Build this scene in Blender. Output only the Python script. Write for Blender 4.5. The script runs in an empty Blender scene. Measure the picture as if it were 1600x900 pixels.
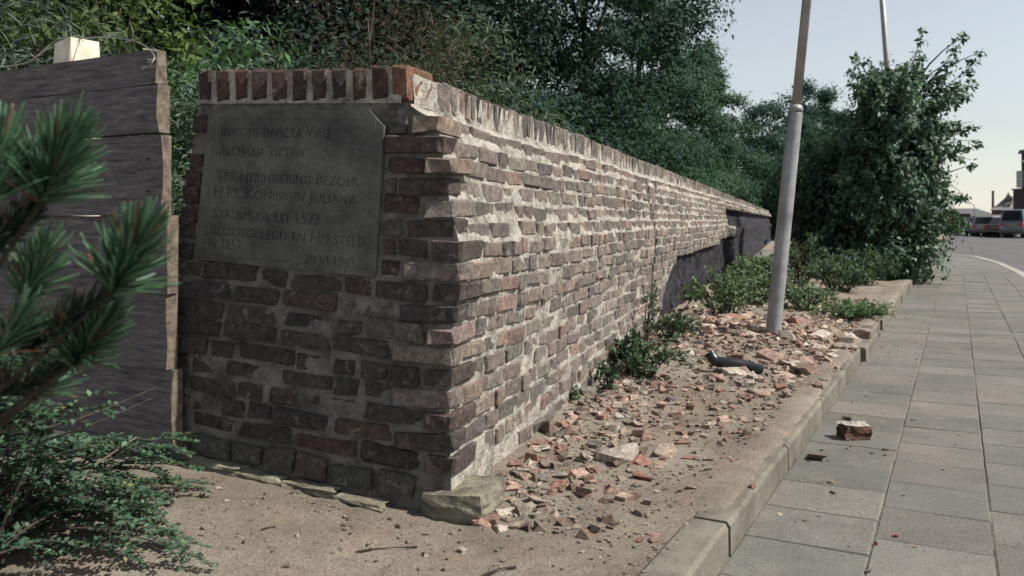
import bpy, bmesh, math, random
import numpy as np
from mathutils import Vector, Matrix, noise as mn

# ------------------------------------------------------------------ camera, sky, sun, exposure
SC = bpy.context.scene
COL = SC.collection
FPX, HX, HY, CAMZ = 1350.0, 800.0, 345.0, 0.90       # focal length in px of the 1600 px picture, horizon, eye height
cam_d = bpy.data.cameras.new('camera'); cam = bpy.data.objects.new('camera', cam_d); COL.objects.link(cam)
cam.location = (0, 0, CAMZ); cam.rotation_euler = (math.radians(90), 0, 0)
cam_d.sensor_width = 36.0; cam_d.sensor_fit = 'HORIZONTAL'; cam_d.lens = FPX / 1600 * 36
cam_d.shift_y = -(450 - HY) / 1600
cam_d.clip_start = 0.05; cam_d.clip_end = 3000
cam_d.dof.use_dof = True; cam_d.dof.focus_distance = 3.6; cam_d.dof.aperture_fstop = 5.6
SC.camera = cam

SUN_AZ, SUN_EL = math.radians(-14), math.radians(49)     # azimuth measured from +X towards +Y
sdir = Vector((math.cos(SUN_AZ)*math.cos(SUN_EL), math.sin(SUN_AZ)*math.cos(SUN_EL), math.sin(SUN_EL)))
W = bpy.data.worlds.new('World'); SC.world = W; W.use_nodes = True
wn = W.node_tree.nodes; wl = W.node_tree.links
bg = wn['Background']; sky = wn.new('ShaderNodeTexSky'); sky.sky_type = 'NISHITA'; sky.sun_disc = False
sky.sun_elevation = SUN_EL; sky.sun_rotation = math.pi/2 - SUN_AZ
sky.air_density = 1.3; sky.dust_density = .25; sky.ozone_density = 2.5; sky.altitude = 0
hsv = wn.new('ShaderNodeHueSaturation'); hsv.inputs['Saturation'].default_value = .40        # milky summer haze
wl.new(sky.outputs[0], hsv.inputs['Color']); wl.new(hsv.outputs[0], bg.inputs[0]); bg.inputs[1].default_value = 0.088
sun_d = bpy.data.lights.new('sun', 'SUN'); sun_d.energy = 5.0; sun_d.angle = math.radians(0.6); sun_d.color = (1, .94, .84)
sun = bpy.data.objects.new('sun', sun_d); COL.objects.link(sun)
sun.rotation_euler = sdir.to_track_quat('Z', 'Y').to_euler(); sun.location = (10, 2, 12)
SC.view_settings.view_transform = 'Standard'; SC.view_settings.look = 'None'
SC.view_settings.exposure = 0.55; SC.view_settings.gamma = 1.0

R = random.Random(7); NR = np.random.default_rng(7)

# ------------------------------------------------------------------ helpers
def px(x, y, Y):
    """a direction in the photograph at forward distance Y"""
    return Vector(((x-HX)/FPX*Y, Y, CAMZ-(y-HY)/FPX*Y))
def gpx(x, y, z=0.0):
    """the point of the level z that the photograph shows at x, y"""
    Y = FPX*(CAMZ-z)/(y-HY); return Vector(((x-HX)/FPX*Y, Y, z))
def tag(o, label=None, cat=None, group=None, kind=None):
    if label: o['label'] = label
    if cat: o['category'] = cat
    if group: o['group'] = group
    if kind: o['kind'] = kind
    return o
def empty(name, loc=(0, 0, 0)):
    o = bpy.data.objects.new(name, None); COL.objects.link(o); o.location = loc; o.empty_display_size = .1
    return o
def put(name, me, parent=None, mat=None):
    o = bpy.data.objects.new(name, me); COL.objects.link(o)
    if mat is not None and not me.materials: me.materials.append(mat)
    if parent is not None:
        o.parent = parent
        o.matrix_parent_inverse = Matrix.Translation(parent.location).inverted() if parent.type == 'EMPTY' else Matrix()
    return o
def mesh(name, V, F, mat=None, cols=None, smooth=False, midx=None):
    me = bpy.data.meshes.new(name); V = np.asarray(V, dtype=np.float32)
    if isinstance(F, np.ndarray):
        k = F.shape[1]; n = len(F)
        me.vertices.add(len(V)); me.vertices.foreach_set('co', V.ravel())
        me.loops.add(n*k); me.loops.foreach_set('vertex_index', F.astype(np.int32).ravel())
        me.polygons.add(n); me.polygons.foreach_set('loop_start', np.arange(0, n*k, k, dtype=np.int32))
        me.polygons.foreach_set('loop_total', np.full(n, k, dtype=np.int32)); me.update(calc_edges=True)
    else:
        me.from_pydata(V.tolist(), [], F)
    if mat is not None:
        for m in (mat if isinstance(mat, (list, tuple)) else [mat]): me.materials.append(m)
    if midx is not None: me.polygons.foreach_set('material_index', np.asarray(midx, dtype=np.int32))
    if cols is not None:
        a = me.color_attributes.new('Col', 'FLOAT_COLOR', 'POINT')
        c = np.ones((len(V), 4), dtype=np.float32); c[:, :3] = cols; a.data.foreach_set('color', c.ravel())
    if smooth: me.polygons.foreach_set('use_smooth', np.ones(len(me.polygons), dtype=bool))
    me.update(); me.validate()
    return me
def bm_mesh(name, bm, mat=None, smooth=False):
    me = bpy.data.meshes.new(name); bm.normal_update(); bm.to_mesh(me); bm.free()
    if mat is not None: me.materials.append(mat)
    if smooth: me.polygons.foreach_set('use_smooth', np.ones(len(me.polygons), dtype=bool))
    return me
class MB:
    """collects boxes and tubes into ONE mesh"""
    def __init__(s): s.V = []; s.F = []
    def add(s, V, F):
        b = len(s.V); s.V += [tuple(v) for v in V]; s.F += [tuple(i+b for i in f) for f in F]; return s
    def box(s, c, half, rz=0.0, taper=1.0):
        c = Vector(c); hx, hy, hz = half; m = Matrix.Rotation(rz, 3, 'Z'); V = []
        for z, t in ((-hz, 1.0), (hz, taper)):
            for x, y in ((-hx, -hy), (hx, -hy), (hx, hy), (-hx, hy)): V.append(c + m @ Vector((x*t, y*t, z)))
        return s.add(V, [(3, 2, 1, 0), (4, 5, 6, 7), (0, 1, 5, 4), (1, 2, 6, 5), (2, 3, 7, 6), (3, 0, 4, 7)])
    def tube(s, pts, rad, n=6, cap=True):
        pts = [Vector(p) for p in pts]; V = []; F = []
        if not isinstance(rad, (list, tuple)): rad = [rad]*len(pts)
        for i, p in enumerate(pts):
            t = (pts[min(i+1, len(pts)-1)] - pts[max(i-1, 0)]).normalized()
            a = t.orthogonal().normalized() if i == 0 else (a - t*a.dot(t)).normalized()
            b = t.cross(a)
            for k in range(n):
                th = 2*math.pi*k/n; V.append(p + (a*math.cos(th)+b*math.sin(th))*rad[i])
        for i in range(len(pts)-1):
            for k in range(n):
                F.append((i*n+k, i*n+(k+1) % n, (i+1)*n+(k+1) % n, (i+1)*n+k))
        if cap: F.append(tuple(reversed(range(n)))); F.append(tuple((len(pts)-1)*n+k for k in range(n)))
        return s.add(V, F)
    def build(s, name, mat, parent=None, smooth=False, bevel=0):
        me = mesh(name, s.V, s.F, mat)
        if bevel:
            bm = bmesh.new(); bm.from_mesh(me)
            bmesh.ops.bevel(bm, geom=bm.edges[:], offset=bevel, segments=1, affect='EDGES', clamp_overlap=True); bm.to_mesh(me); bm.free()
        if smooth: me.polygons.foreach_set('use_smooth', np.ones(len(me.polygons), dtype=bool))
        return put(name, me, parent)

# ------------------------------------------------------------------ materials
def nodes(name):
    m = bpy.data.materials.new(name); m.use_nodes = True; nt = m.node_tree
    return m, nt, nt.nodes, nt.links, nt.nodes['Principled BSDF']
def n_noise(nt, scale, detail=4, rough=.6, vec=None, dist=0.0):
    n = nt.nodes.new('ShaderNodeTexNoise'); n.inputs['Scale'].default_value = scale; n.inputs['Detail'].default_value = detail
    n.inputs['Roughness'].default_value = rough; n.inputs['Distortion'].default_value = dist
    if vec is not None: nt.links.new(vec, n.inputs['Vector'])
    return n.outputs['Fac']
def n_ramp(nt, fac, stops):
    r = nt.nodes.new('ShaderNodeValToRGB'); nt.links.new(fac, r.inputs[0]); el = r.color_ramp.elements
    while len(el) < len(stops): el.new(.5)
    for e, (p, c) in zip(el, stops):
        e.position = p; e.color = (c, c, c, 1) if isinstance(c, (int, float)) else (*c, 1)
    return r.outputs[0]
def n_mix(nt, fac, a, b, mode='MIX'):
    m = nt.nodes.new('ShaderNodeMix'); m.data_type = 'RGBA'; m.blend_type = mode
    for sock, v in ((m.inputs[0], fac), (m.inputs[6], a), (m.inputs[7], b)):
        if isinstance(v, (int, float)): sock.default_value = v
        elif isinstance(v, tuple): sock.default_value = (*v, 1)
        else: nt.links.new(v, sock)
    return m.outputs[2]
def n_pos(nt, stretch=None):
    g = nt.nodes.new('ShaderNodeNewGeometry')
    if stretch is None: return g.outputs['Position']
    mp = nt.nodes.new('ShaderNodeMapping'); mp.inputs['Scale'].default_value = stretch; mp.inputs['Rotation'].default_value = (0, 0, 0)
    nt.links.new(g.outputs['Position'], mp.inputs[0]); return mp.outputs[0]
def n_bump(nt, bsdf, fac, strength, dist):
    b = nt.nodes.new('ShaderNodeBump'); b.inputs['Strength'].default_value = strength; b.inputs['Distance'].default_value = dist
    nt.links.new(fac, b.inputs['Height']); nt.links.new(b.outputs[0], bsdf.inputs['Normal'])
def simple(name, a, b, scale=8, rough=.8, bump=.3, bdist=.01, lo=.35, hi=.65, metal=0, spec=.3, stretch=None, fine=None):
    m, nt, N, L, P = nodes(name); v = n_pos(nt, stretch); f = n_noise(nt, scale, 5, .65, v)
    c = n_ramp(nt, f, [(lo, a), (hi, b)])
    if fine: c = n_mix(nt, fine[1], c, n_ramp(nt, n_noise(nt, fine[0], 3, .7, v), [(.3, .35), (.7, 1.0)]), 'MULTIPLY')
    L.new(c, P.inputs['Base Color']); P.inputs['Roughness'].default_value = rough; P.inputs['Metallic'].default_value = metal
    P.inputs['Specular IOR Level'].default_value = spec
    if bump: n_bump(nt, P, n_noise(nt, scale*4, 5, .7, v), bump, bdist)
    return m
def plain(name, c, rough=.5, metal=0, spec=.5):
    m, nt, N, L, P = nodes(name); P.inputs['Base Color'].default_value = (*c, 1); P.inputs['Roughness'].default_value = rough
    P.inputs['Metallic'].default_value = metal; P.inputs['Specular IOR Level'].default_value = spec
    return m
def brick_mat(name, attr=False, smear=.6, soot=.7):
    m, nt, N, L, P = nodes(name); v = n_pos(nt)
    if attr:
        s = N.new('ShaderNodeAttribute'); s.attribute_name = 'Col'; base = s.outputs['Color']
    else:
        s = N.new('ShaderNodeObjectInfo'); base = s.outputs['Color']
    c = n_mix(nt, .8, base, n_ramp(nt, n_noise(nt, 38, 5, .75, v), [(.28, (.22, .22, .25)), (.5, (.85, .84, .84)), (.72, (1.75, 1.68, 1.6))]), 'MULTIPLY')
    c = n_mix(nt, n_ramp(nt, n_noise(nt, 17, 5, .72, v, .4), [(.50, 0.0), (.60, soot)]), c, (.055, .05, .05))          # soot and moss crust
    c = n_mix(nt, n_ramp(nt, n_noise(nt, 23, 6, .75, v, .6), [(.60-.04*smear, 0.0), (.70, .85*smear)]), c, (.42, .385, .33))  # lime smears
    c = n_mix(nt, n_ramp(nt, n_noise(nt, 260, 2, .6, v), [(.62, 0.0), (.72, .5)]), c, (.38, .36, .32))
    L.new(c, P.inputs['Base Color']); P.inputs['Roughness'].default_value = .92; P.inputs['Specular IOR Level'].default_value = .15
    h_ = n_mix(nt, .5, n_noise(nt, 85, 6, .8, v), n_noise(nt, 24, 5, .7, v))
    n_bump(nt, P, h_, 1.0, .03)
    return m
M = {}
M['brick'] = brick_mat('old_brick', False, .7, .32); M['brick_far'] = brick_mat('old_brick_far', True, .7, .32)
M['rubble'] = brick_mat('rubble_brick', False, .75, .2); M['rubble_far'] = brick_mat('rubble_chips', True, .3, .3)
M['mortar'] = simple('lime_mortar', (.23, .21, .182), (.60, .56, .49), 13, .95, 1.0, .02, .34, .60, fine=(95, .8))
M['mortar_front'] = simple('front_mortar', (.07, .066, .06), (.27, .25, .22), 11, .95, .9, .014, .3, .68, fine=(110, .6))  # darker mortar tone, used on the front face only
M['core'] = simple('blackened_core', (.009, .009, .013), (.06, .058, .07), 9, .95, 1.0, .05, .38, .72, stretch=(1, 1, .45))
M['plinth'] = simple('plinth_block', (.10, .09, .07), (.27, .25, .19), 14, .95, .9, .012, fine=(150, .4))
M['stone'] = simple('plaque_stone', (.062, .060, .058), (.165, .165, .152), 7, .85, .5, .005, .33, .68, fine=(120, .6))
M['sand'] = None
M['kerb'] = simple('kerb_concrete', (.12, .108, .088), (.215, .195, .16), 5, .9, .6, .004, fine=(130, .7))
M['wood'] = simple('weathered_board', (.08, .072, .08), (.25, .225, .225), 9, .85, .9, .006, .3, .72, stretch=(.8, .8, 8), fine=(22, .75))
M['endgrain'] = simple('board_end', (.07, .058, .045), (.19, .15, .115), 40, .9, .8, .004)
M['post'] = simple('white_post', (.55, .50, .38), (.74, .70, .58), 12, .8, .4, .004, fine=(90, .3))
M['galv'] = simple('galvanised_steel', (.19, .195, .205), (.34, .345, .35), 6, .55, .25, .002, metal=.35, spec=.5, fine=(90, .25))
M['galv_worn'] = simple('galvanised_steel_upper', (.27, .265, .25), (.38, .37, .345), 3, .5, .1, .002, metal=.3, spec=.5, fine=(70, .25))
M['wire'] = plain('wire', (.30, .28, .25), .5, .7)
M['bark'] = simple('bark', (.03, .025, .02), (.09, .075, .06), 20, .95, .8, .01)
M['twig'] = simple('dry_twig', (.12, .09, .07), (.24, .19, .15), 30, .9, .3, .002)
M['darktwig'] = simple('dark_twig', (.025, .018, .018), (.06, .045, .04), 30, .9, .3, .002)
M['black'] = plain('black_rubber', (.012, .012, .013), .32)
M['asphalt'] = simple('asphalt', (.085, .08, .085), (.125, .118, .122), 1.2, .9, .4, .006, fine=(60, .35))
M['earth'] = simple('earth', (.04, .035, .025), (.10, .085, .06), 2, .95, .7, .03)
def sand_mat():
    m, nt, N, L, P = nodes('sandy_ground'); v = n_pos(nt)
    c = n_ramp(nt, n_noise(nt, 1.7, 6, .65, v), [(.32, (.17, .145, .118)), (.5, (.245, .213, .177)), (.68, (.31, .275, .23))])
    c = n_mix(nt, n_ramp(nt, n_noise(nt, 4.0, 4, .6, v), [(.48, 0.0), (.66, .45)]), c, (.30, .215, .17))     # brick dust
    c = n_mix(nt, n_ramp(nt, n_noise(nt, 9, 5, .7, v), [(.5, 0.0), (.7, .5)]), c, (.15, .125, .10))
    c = n_mix(nt, .85, c, n_ramp(nt, n_noise(nt, 130, 4, .8, v), [(.3, .35), (.7, 1.4)]), 'MULTIPLY')
    c = n_mix(nt, n_ramp(nt, n_noise(nt, 75, 3, .7, v), [(.66, 0.0), (.70, .7)]), c, (.5, .46, .40))
    L.new(c, P.inputs['Base Color']); P.inputs['Roughness'].default_value = .97; P.inputs['Specular IOR Level'].default_value = .1
    n_bump(nt, P, n_noise(nt, 90, 6, .8, v), .9, .012)
    return m
M['sand'] = sand_mat()
def tile_mat():
    m, nt, N, L, P = nodes('concrete_tile'); v = n_pos(nt); s = N.new('ShaderNodeObjectInfo')
    c = n_mix(nt, .9, s.outputs['Color'], n_ramp(nt, n_noise(nt, 3.1, 8, .8, v), [(.3, .74), (.7, 1.22)]), 'MULTIPLY')
    c = n_mix(nt, .9, c, n_ramp(nt, n_noise(nt, 140, 4, .85, v), [(.3, .45), (.5, .95), (.7, 1.6)]), 'MULTIPLY')
    c = n_mix(nt, n_ramp(nt, n_noise(nt, 5, 5, .7, v), [(.55, 0.0), (.72, .45)]), c, (.22, .19, .155))
    c = n_mix(nt, n_ramp(nt, n_noise(nt, 14, 5, .7, v), [(.66, 0.0), (.74, .45)]), c, (.08, .075, .07))
    L.new(c, P.inputs['Base Color']); P.inputs['Roughness'].default_value = .9; P.inputs['Specular IOR Level'].default_value = .2
    n_bump(nt, P, n_noise(nt, 150, 4, .85, v), .6, .005)
    return m
M['tile'] = tile_mat()
M['joint'] = simple('joint_sand', (.055, .05, .042), (.19, .17, .14), 4, .97, .5, .004)
def leaf_mat(name, rough=.5, trans=.3, spec=.4):
    m, nt, N, L, P = nodes(name); s = N.new('ShaderNodeAttribute'); s.attribute_name = 'Col'
    L.new(s.outputs['Color'], P.inputs['Base Color']); P.inputs['Roughness'].default_value = rough
    P.inputs['Specular IOR Level'].default_value = spec
    t = N.new('ShaderNodeBsdfTranslucent'); L.new(n_mix(nt, 1.0, s.outputs['Color'], (1.2, 1.5, .6), 'MULTIPLY'), t.inputs[0])
    x = N.new('ShaderNodeMixShader'); x.inputs[0].default_value = trans
    L.new(P.outputs[0], x.inputs[1]); L.new(t.outputs[0], x.inputs[2]); L.new(x.outputs[0], N['Material Output'].inputs[0])
    return m
M['leaf'] = leaf_mat('leaf', .7, .25, .12); M['gloss_leaf'] = leaf_mat('glossy_leaf', .5, .22, .25); M['needle'] = leaf_mat('needle', .5, .15, .35)

# ------------------------------------------------------------------ layout of the place
TH = math.atan(440/1350)                                   # the long side of the wall runs off at this angle
d = Vector((math.sin(TH), math.cos(TH), 0)); n = Vector((math.cos(TH), -math.sin(TH), 0)); l = -n
B = Vector((-.168, 2.67, 0))                               # foot of the wall's corner
kd = Vector((.4578, .889, 0)).normalized(); kq = Vector((-kd.y, kd.x, 0)); K0 = Vector((.35, 2.0, 0))   # kerb line
def uv(x, y): p = Vector((x, y, 0))-K0; return p.dot(kd), p.dot(kq)
def walldist(x, y): p = Vector((x, y, 0))-B; return p.dot(n), p.dot(d)
def sst(a, b, x): t = min(1, max(0, (x-a)/(b-a))); return t*t*(3-2*t)
def gz(x, y):
    u, v = uv(x, y); wd, ws = walldist(x, y)
    z = .095*sst(-.15, -1.25, x)*sst(1.9, 2.6, y)
    if v > .1 and u < 13:
        m = math.exp(-(((x-1.75)/1.0)**2+((y-6.6)/1.5)**2)); z += .10*m*sst(.1, .5, v)
        if -.1 < ws < 9: z += .05*math.exp(-max(wd, 0)/.22)*sst(0, .5, ws)
        z += .05*sst(.5, 2.5, v)*sst(7, 10, y)
    z -= .015
    if v < .3 and u < 12.6: z = z*sst(.08, .3, v)+(1-sst(.08, .3, v))*(-.022+.034*sst(.35, 1.2, u+.5*mn.noise((x*3, y*3, 9))))-.02*(1-sst(.012, .045+.03*mn.noise((x*4, y*4, 2)), v))
    if u > 12.4: z -= .09*sst(12.4, 12.9, u)
    z += .018*mn.noise((x*1.3, y*1.3, 0))+.008*mn.noise((x*5, y*5, 3))+.008*mn.noise((x*17, y*17, 5))+(.004*mn.noise((x*41, y*41, 8)) if u < 8 else 0)
    return z

def axis(segs):
    out = []
    for a, b, s in segs: out += list(np.arange(a, b, s))
    return out+[segs[-1][1]]
us = axis([(-6, -.5, .5), (-.5, 8, .03), (8, 12.3, .08), (12.3, 13, .03), (13, 20, .5), (20, 80, 4)])
vs = axis([(.012, 3.2, .028), (3.2, 6, .15), (6, 70, 4)])
V = []
for u in us:
    for v in vs:
        p = K0+kd*u+kq*v; V.append((p.x, p.y, gz(p.x, p.y)))
nu, nv = len(us), len(vs); I = np.arange(nu*nv).reshape(nu, nv)
F = np.stack([I[:-1, :-1], I[1:, :-1], I[1:, 1:], I[:-1, 1:]], -1).reshape(-1, 4)
tag(put('ground', mesh('ground', V, F, M['sand'], smooth=True)), kind='structure')
tag(put('terrain', mesh('terrain', [(-900, -300, -.32), (900, -300, -.32), (900, 1500, -.32), (-900, 1500, -.32)], [(0, 1, 2, 3)], M['earth'])), kind='structure')

# kerb stones between the bed and the pavement
kerb = tag(empty('kerb', K0), kind='structure')
u = -2.35; i = 0
while u < 12.5:
    L = min(1.0, 12.58-u); off = R.uniform(-.006, .006)+(-.03 if i == 7 else (.012 if i == 8 else 0)); rz = R.uniform(-.006, .006)
    nseg = 10; VV = []
    for a in range(nseg+1):
        uu = .006+(L-.012)*a/nseg
        for k, (vv, zz) in enumerate([(0, -.2), (0.002, -.012), (.012, .002), (.11, .003), (.125, -.01), (.125, -.2)]):
            j = .0035*mn.noise((u*3+uu*9, vv*40, zz*40)); jj = .004*mn.noise((u*7+uu*23, vv*10, 4))
            if a in (0, nseg) and 0 < k < 5: jj -= .004
            p = K0+kd*(u+uu)+kq*(vv+off+j+rz*uu); VV.append((p.x, p.y, zz+jj*(1 if zz > -.1 else 0)))
    FF = [(a*6+k, a*6+k+1, a*6+k+7, a*6+k+6) for a in range(nseg) for k in range(5)]
    FF += [tuple(range(5, -1, -1)), tuple(nseg*6+k for k in range(6))]
    put('kerb_stone', mesh('kerb_stone', VV, FF, M['kerb']), kerb); u += L; i += 1

# pavement of square concrete tiles, five courses laid in running bond
TW = .333; TZ = -.100
pl = []
for a in np.linspace(-2.4, 17, 30): pl.append(K0+kd*a+kq*.02)
tops = []
edge = [Vector((-.6, -3.9, 0)), Vector((9.55, 16.3, 0)), Vector((11.6, 20.8, 0)), Vector((12.9, 24.2, 0)), Vector((13.1, 26.2, 0)), Vector((12.2, 28.0, 0)), Vector((9.6, 29.6, 0)), Vector((4, 31, 0)), Vector((-6, 32.5, 0))]
def pave_poly(z): return [(p.x, p.y, z) for p in [Vector((-2.2, -3.0, 0))]+edge+[Vector((-6, 24, 0)), K0+kd*18+kq*.4, K0+kd*12.9+kq*.02, K0-kd*2.4+kq*.02]]
pp = pave_poly(TZ-.0045)
pavement = tag(put('pavement', mesh('pavement', pp, [tuple(range(len(pp)))], M['joint'])), kind='structure')
tv = []
for k in range(4):
    rr = random.Random(k); bm = bmesh.new(); bmesh.ops.create_cube(bm, size=1)
    for v in bm.verts: v.co = Vector((v.co.x*(TW-.003), v.co.y*(TW-.003), v.co.z*.05-.025))
    bmesh.ops.bevel(bm, geom=[e for e in bm.edges if all(v.co.z > -.01 for v in e.verts)], offset=.004, segments=1, affect='EDGES')
    for v in bm.verts: v.co += Vector((rr.uniform(-.0015, .0015), rr.uniform(-.0015, .0015), 0))
    tv.append(bm_mesh('pavement_tile', bm, M['tile']))
ang = math.atan2(kd.y, kd.x); cnt = 0
for c in range(5):
    off = (c % 2)*.5*TW+R.uniform(-.03, .03)
    for r in range(-5, 53):
        u = r*TW+off; v = -.37/2-.002 if c == 0 else -.372-TW*(c-.5)
        p = K0+kd*u+kq*v
        if p.y < 1.7: continue
        o = put('pavement_tile', tv[R.randrange(4)], pavement); cnt += 1
        o.location = (p.x, p.y, TZ+R.uniform(-.0018, .0022)+(.0015*math.sin(u*2+c)))
        o.rotation_euler = (R.uniform(-.004, .004), R.uniform(-.004, .004), ang+R.uniform(-.006, .006)+(math.pi/2)*R.randrange(4))
        if c == 0: o.rotation_euler[2] = ang+R.uniform(-.004, .004); o.scale = (1, 1.11, 1)
        g = R.uniform(.86, 1.14); o.color = (.137*g*R.uniform(.97, 1.03), .131*g, .120*g, 1)
fp = pave_poly(TZ-.004)
# pavement beyond the single tiles, where they can no longer be told apart
far_pts = [K0+kd*17.6-kq*1.75, Vector((11.6, 20.8, 0)), Vector((12.9, 24.2, 0)), Vector((13.1, 26.2, 0)), Vector((12.2, 28.0, 0)), Vector((9.6, 29.6, 0)), Vector((4, 31, 0)), Vector((-6, 32.5, 0)), Vector((-6, 24, 0)), K0+kd*18+kq*.4, K0+kd*17.6+kq*.0]
fm = simple('far_paving', (.11, .105, .098), (.17, .16, .15), 1.5, .9, .3, .004, fine=(50, .3))
put('far_paving', mesh('far_paving', [(p.x, p.y, TZ-.003) for p in far_pts], [tuple(range(len(far_pts)))], fm), pavement)
# kerb band along the road
rk = []
for i in range(len(edge)):
    a = edge[max(i-1, 0)]; b = edge[min(i+1, len(edge)-1)]; t = (b-a).normalized(); s = Vector((t.y, -t.x, 0))
    rk.append((edge[i], s))
VV = []
for p, s in rk:
    for o_, z in ((0, TZ-.12), (0, TZ+.004), (.16, TZ+.004), (.17, TZ-.12)): q = p+s*o_; VV.append((q.x, q.y, z))
FF = [(i*4+k, i*4+k+1, i*4+k+5, i*4+k+4) for i in range(len(rk)-1) for k in range(3)]
tag(put('road_kerb', mesh('road_kerb', VV, FF, simple('pale_kerb', (.22, .21, .19), (.32, .30, .27), 3, .9, .2))), kind='structure')
tag(put('road', mesh('road', [(-60, -30, -.215), (140, -30, -.215), (140, 120, -.215), (-60, 120, -.215)], [(0, 1, 2, 3)], M['asphalt'])), kind='structure')

# ------------------------------------------------------------------ the old brick wall
HT = 1.391; ZC = 1.278
def lerp_t(tab, z):
    if z <= tab[0][0]: return tab[0][1]
    for (a, va), (b, vb) in zip(tab, tab[1:]):
        if z <= b: return va+(vb-va)*(z-a)/(b-a)
    return tab[-1][1]
AT = [(0, .02), (.35, .032), (.55, .024), (.66, .004), (.82, .0), (.95, .034), (1.08, .055), (1.19, .075), (1.225, .10), (1.262, .17), (1.4, .176)]
LT = [(0, .10), (.5, .09), (.9, .05), (1.2, .01), (1.25, 0), (1.4, 0)]      # outward swell of the rear long side
def alpha(z): return lerp_t(AT, z)
def gam(z): return .022*z
WTOP = .80
def width(z): return WTOP+(.176-alpha(z))+lerp_t(LT, z)
def zf(t, z): return z+t*(.088-.038*z)
def Pside(s, z, out=0): p = B+d*(s+gam(z))-n*(alpha(z)-out); p.z = z+.012*mn.noise((s*.5, z, 7)); return p
def Pfront(t, z, out=0): p = B+d*(gam(z)-out)-n*alpha(z)+l*t; p.z = zf(t, z); return p
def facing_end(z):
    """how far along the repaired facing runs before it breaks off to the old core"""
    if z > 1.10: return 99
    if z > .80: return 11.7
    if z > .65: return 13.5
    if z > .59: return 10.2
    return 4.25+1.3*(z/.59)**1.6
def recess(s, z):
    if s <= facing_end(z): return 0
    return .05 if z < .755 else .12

wall = tag(empty('brick_wall', B), 'long old brick wall with upright coping bricks and a blackened broken-off far end', 'wall')
# mortar body: side, front, rear side and top in one mesh
V = []; F = []; MI = []
def grid(fn, A, Bx, mfn=None, flip=False):
    b = len(V); na, nb = len(A), len(Bx)
    for a in A:
        for c in Bx: V.append(tuple(fn(a, c)))
    for i in range(na-1):
        for j in range(nb-1):
            q = (b+i*nb+j, b+(i+1)*nb+j, b+(i+1)*nb+j+1, b+i*nb+j+1)
            F.append(q[::-1] if flip else q); MI.append(mfn(A[i], Bx[j]) if mfn else 0)
def mort(p):                                                    # uneven pointing, here and there smeared over the bricks
    a = mn.noise((p.x*9, p.y*9, p.z*11)); b_ = mn.noise((p.x*31, p.y*31, p.z*34)); c = mn.noise((p.x*3.1+9, p.y*3.1, p.z*4))
    return .0045*a+.006*b_+.0035*max(0, c-.15)
def fs(s, z):
    p = Pside(s, z); r = recess(s, z); e = mort(p) if s > .02 else 0
    if r: e = .035*mn.noise((p.x*3, p.y*3, p.z*4))+.03*mn.noise((p.x*9, p.y*9, p.z*9))+.015*mn.noise((p.x*24, p.y*24, p.z*22))
    return p+n*(e-r)
zs = list(np.arange(-.12, ZC, .018))+[ZC]
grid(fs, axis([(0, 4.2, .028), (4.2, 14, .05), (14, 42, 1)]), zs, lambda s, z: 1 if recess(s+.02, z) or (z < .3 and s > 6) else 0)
def ff(tt, z):
    t = tt*width(z); p = Pfront(t, z); return p-d*(mort(p) if 0 < tt < 1 else 0)
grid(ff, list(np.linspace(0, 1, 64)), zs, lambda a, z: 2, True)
def fl(s, z): p = Pside(s, z); q = B+d*(s+gam(z))-n*alpha(z)+l*width(z); q.z = zf(width(z), z); return q
grid(fl, axis([(0, 42, 2)]), zs[::4]+[zs[-1]], None, True)
def ft(s, k): p = Pside(s, ZC); q = fl(s, ZC); return p.lerp(q, k)
grid(ft, axis([(0, 42, .5)]), [0, .5, 1])
put('mortar_body', mesh('mortar_body', V, F, [M['mortar'], M['core'], M['mortar_front']], smooth=True, midx=MI), wall)

# brick meshes: chamfered, knocked-about blocks in a unit box centred on the origin
def brick_mesh(seed, name, mat, rough=1.0):
    rr = random.Random(seed); bm = bmesh.new(); bmesh.ops.create_cube(bm, size=1)
    for v in bm.verts: v.co += Vector((rr.uniform(-.05, .05), rr.uniform(-.05, .05), rr.uniform(-.09, .09)))*rough
    bmesh.ops.bevel(bm, geom=bm.edges[:], offset=.055+.03*rr.random(), segments=1, affect='EDGES', clamp_overlap=True)
    for v in bm.verts: v.co += Vector((rr.uniform(-.024, .024), rr.uniform(-.03, .03), rr.uniform(-.075, .075)))*rough
    return bm_mesh(name, bm, mat)
BV = [brick_mesh(k, 'brick', M['brick']) for k in range(14)]
CV = [brick_mesh(50+k, 'coping_brick', M['brick'], .7) for k in range(6)]
def mesh_np(me):
    v = np.empty(len(me.vertices)*3, dtype=np.float32); me.vertices.foreach_get('co', v)
    return v.reshape(-1, 3), [tuple(p.vertices) for p in me.polygons]
BVN = [mesh_np(m) for m in BV]; CVN = [mesh_np(m) for m in CV]
# plaque outline on the front face (hit points of the picture's corners on the wall's end face)
nf = -d
def on_front(x, y, out=.004):
    P0 = B+d*(gam(.9)-out); ray = px(x, y, 1)-Vector((0, 0, CAMZ)); o = Vector((0, 0, CAMZ))
    return o+ray*((P0-o).dot(nf)/ray.dot(nf))
PQ = [on_front(*c) for c in ((307, 405), (589, 433), (604, 172), (330, 172))]     # bottom left, bottom right, top right, top left
def tz(p): q = p-B; return -q.dot(n), p.z
PTZ = [tz(p) for p in PQ]
def plaque_span(z, t):
    """where a course at height z runs into the plaque, as distances to the left of the corner foot"""
    zz = zf(.45, z); (tb, zb), (tb2, zb2), (tt2, zt2), (tt, zt) = PTZ
    lo, hi = min(zb, zb2)-.02, max(zt, zt2)+.02
    if not lo < zz < hi: return None
    f = min(1, max(0, (zz-zb)/(zt-zb))); return tb2+(tt2-tb2)*f, tb+(tt-tb)*f
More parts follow.
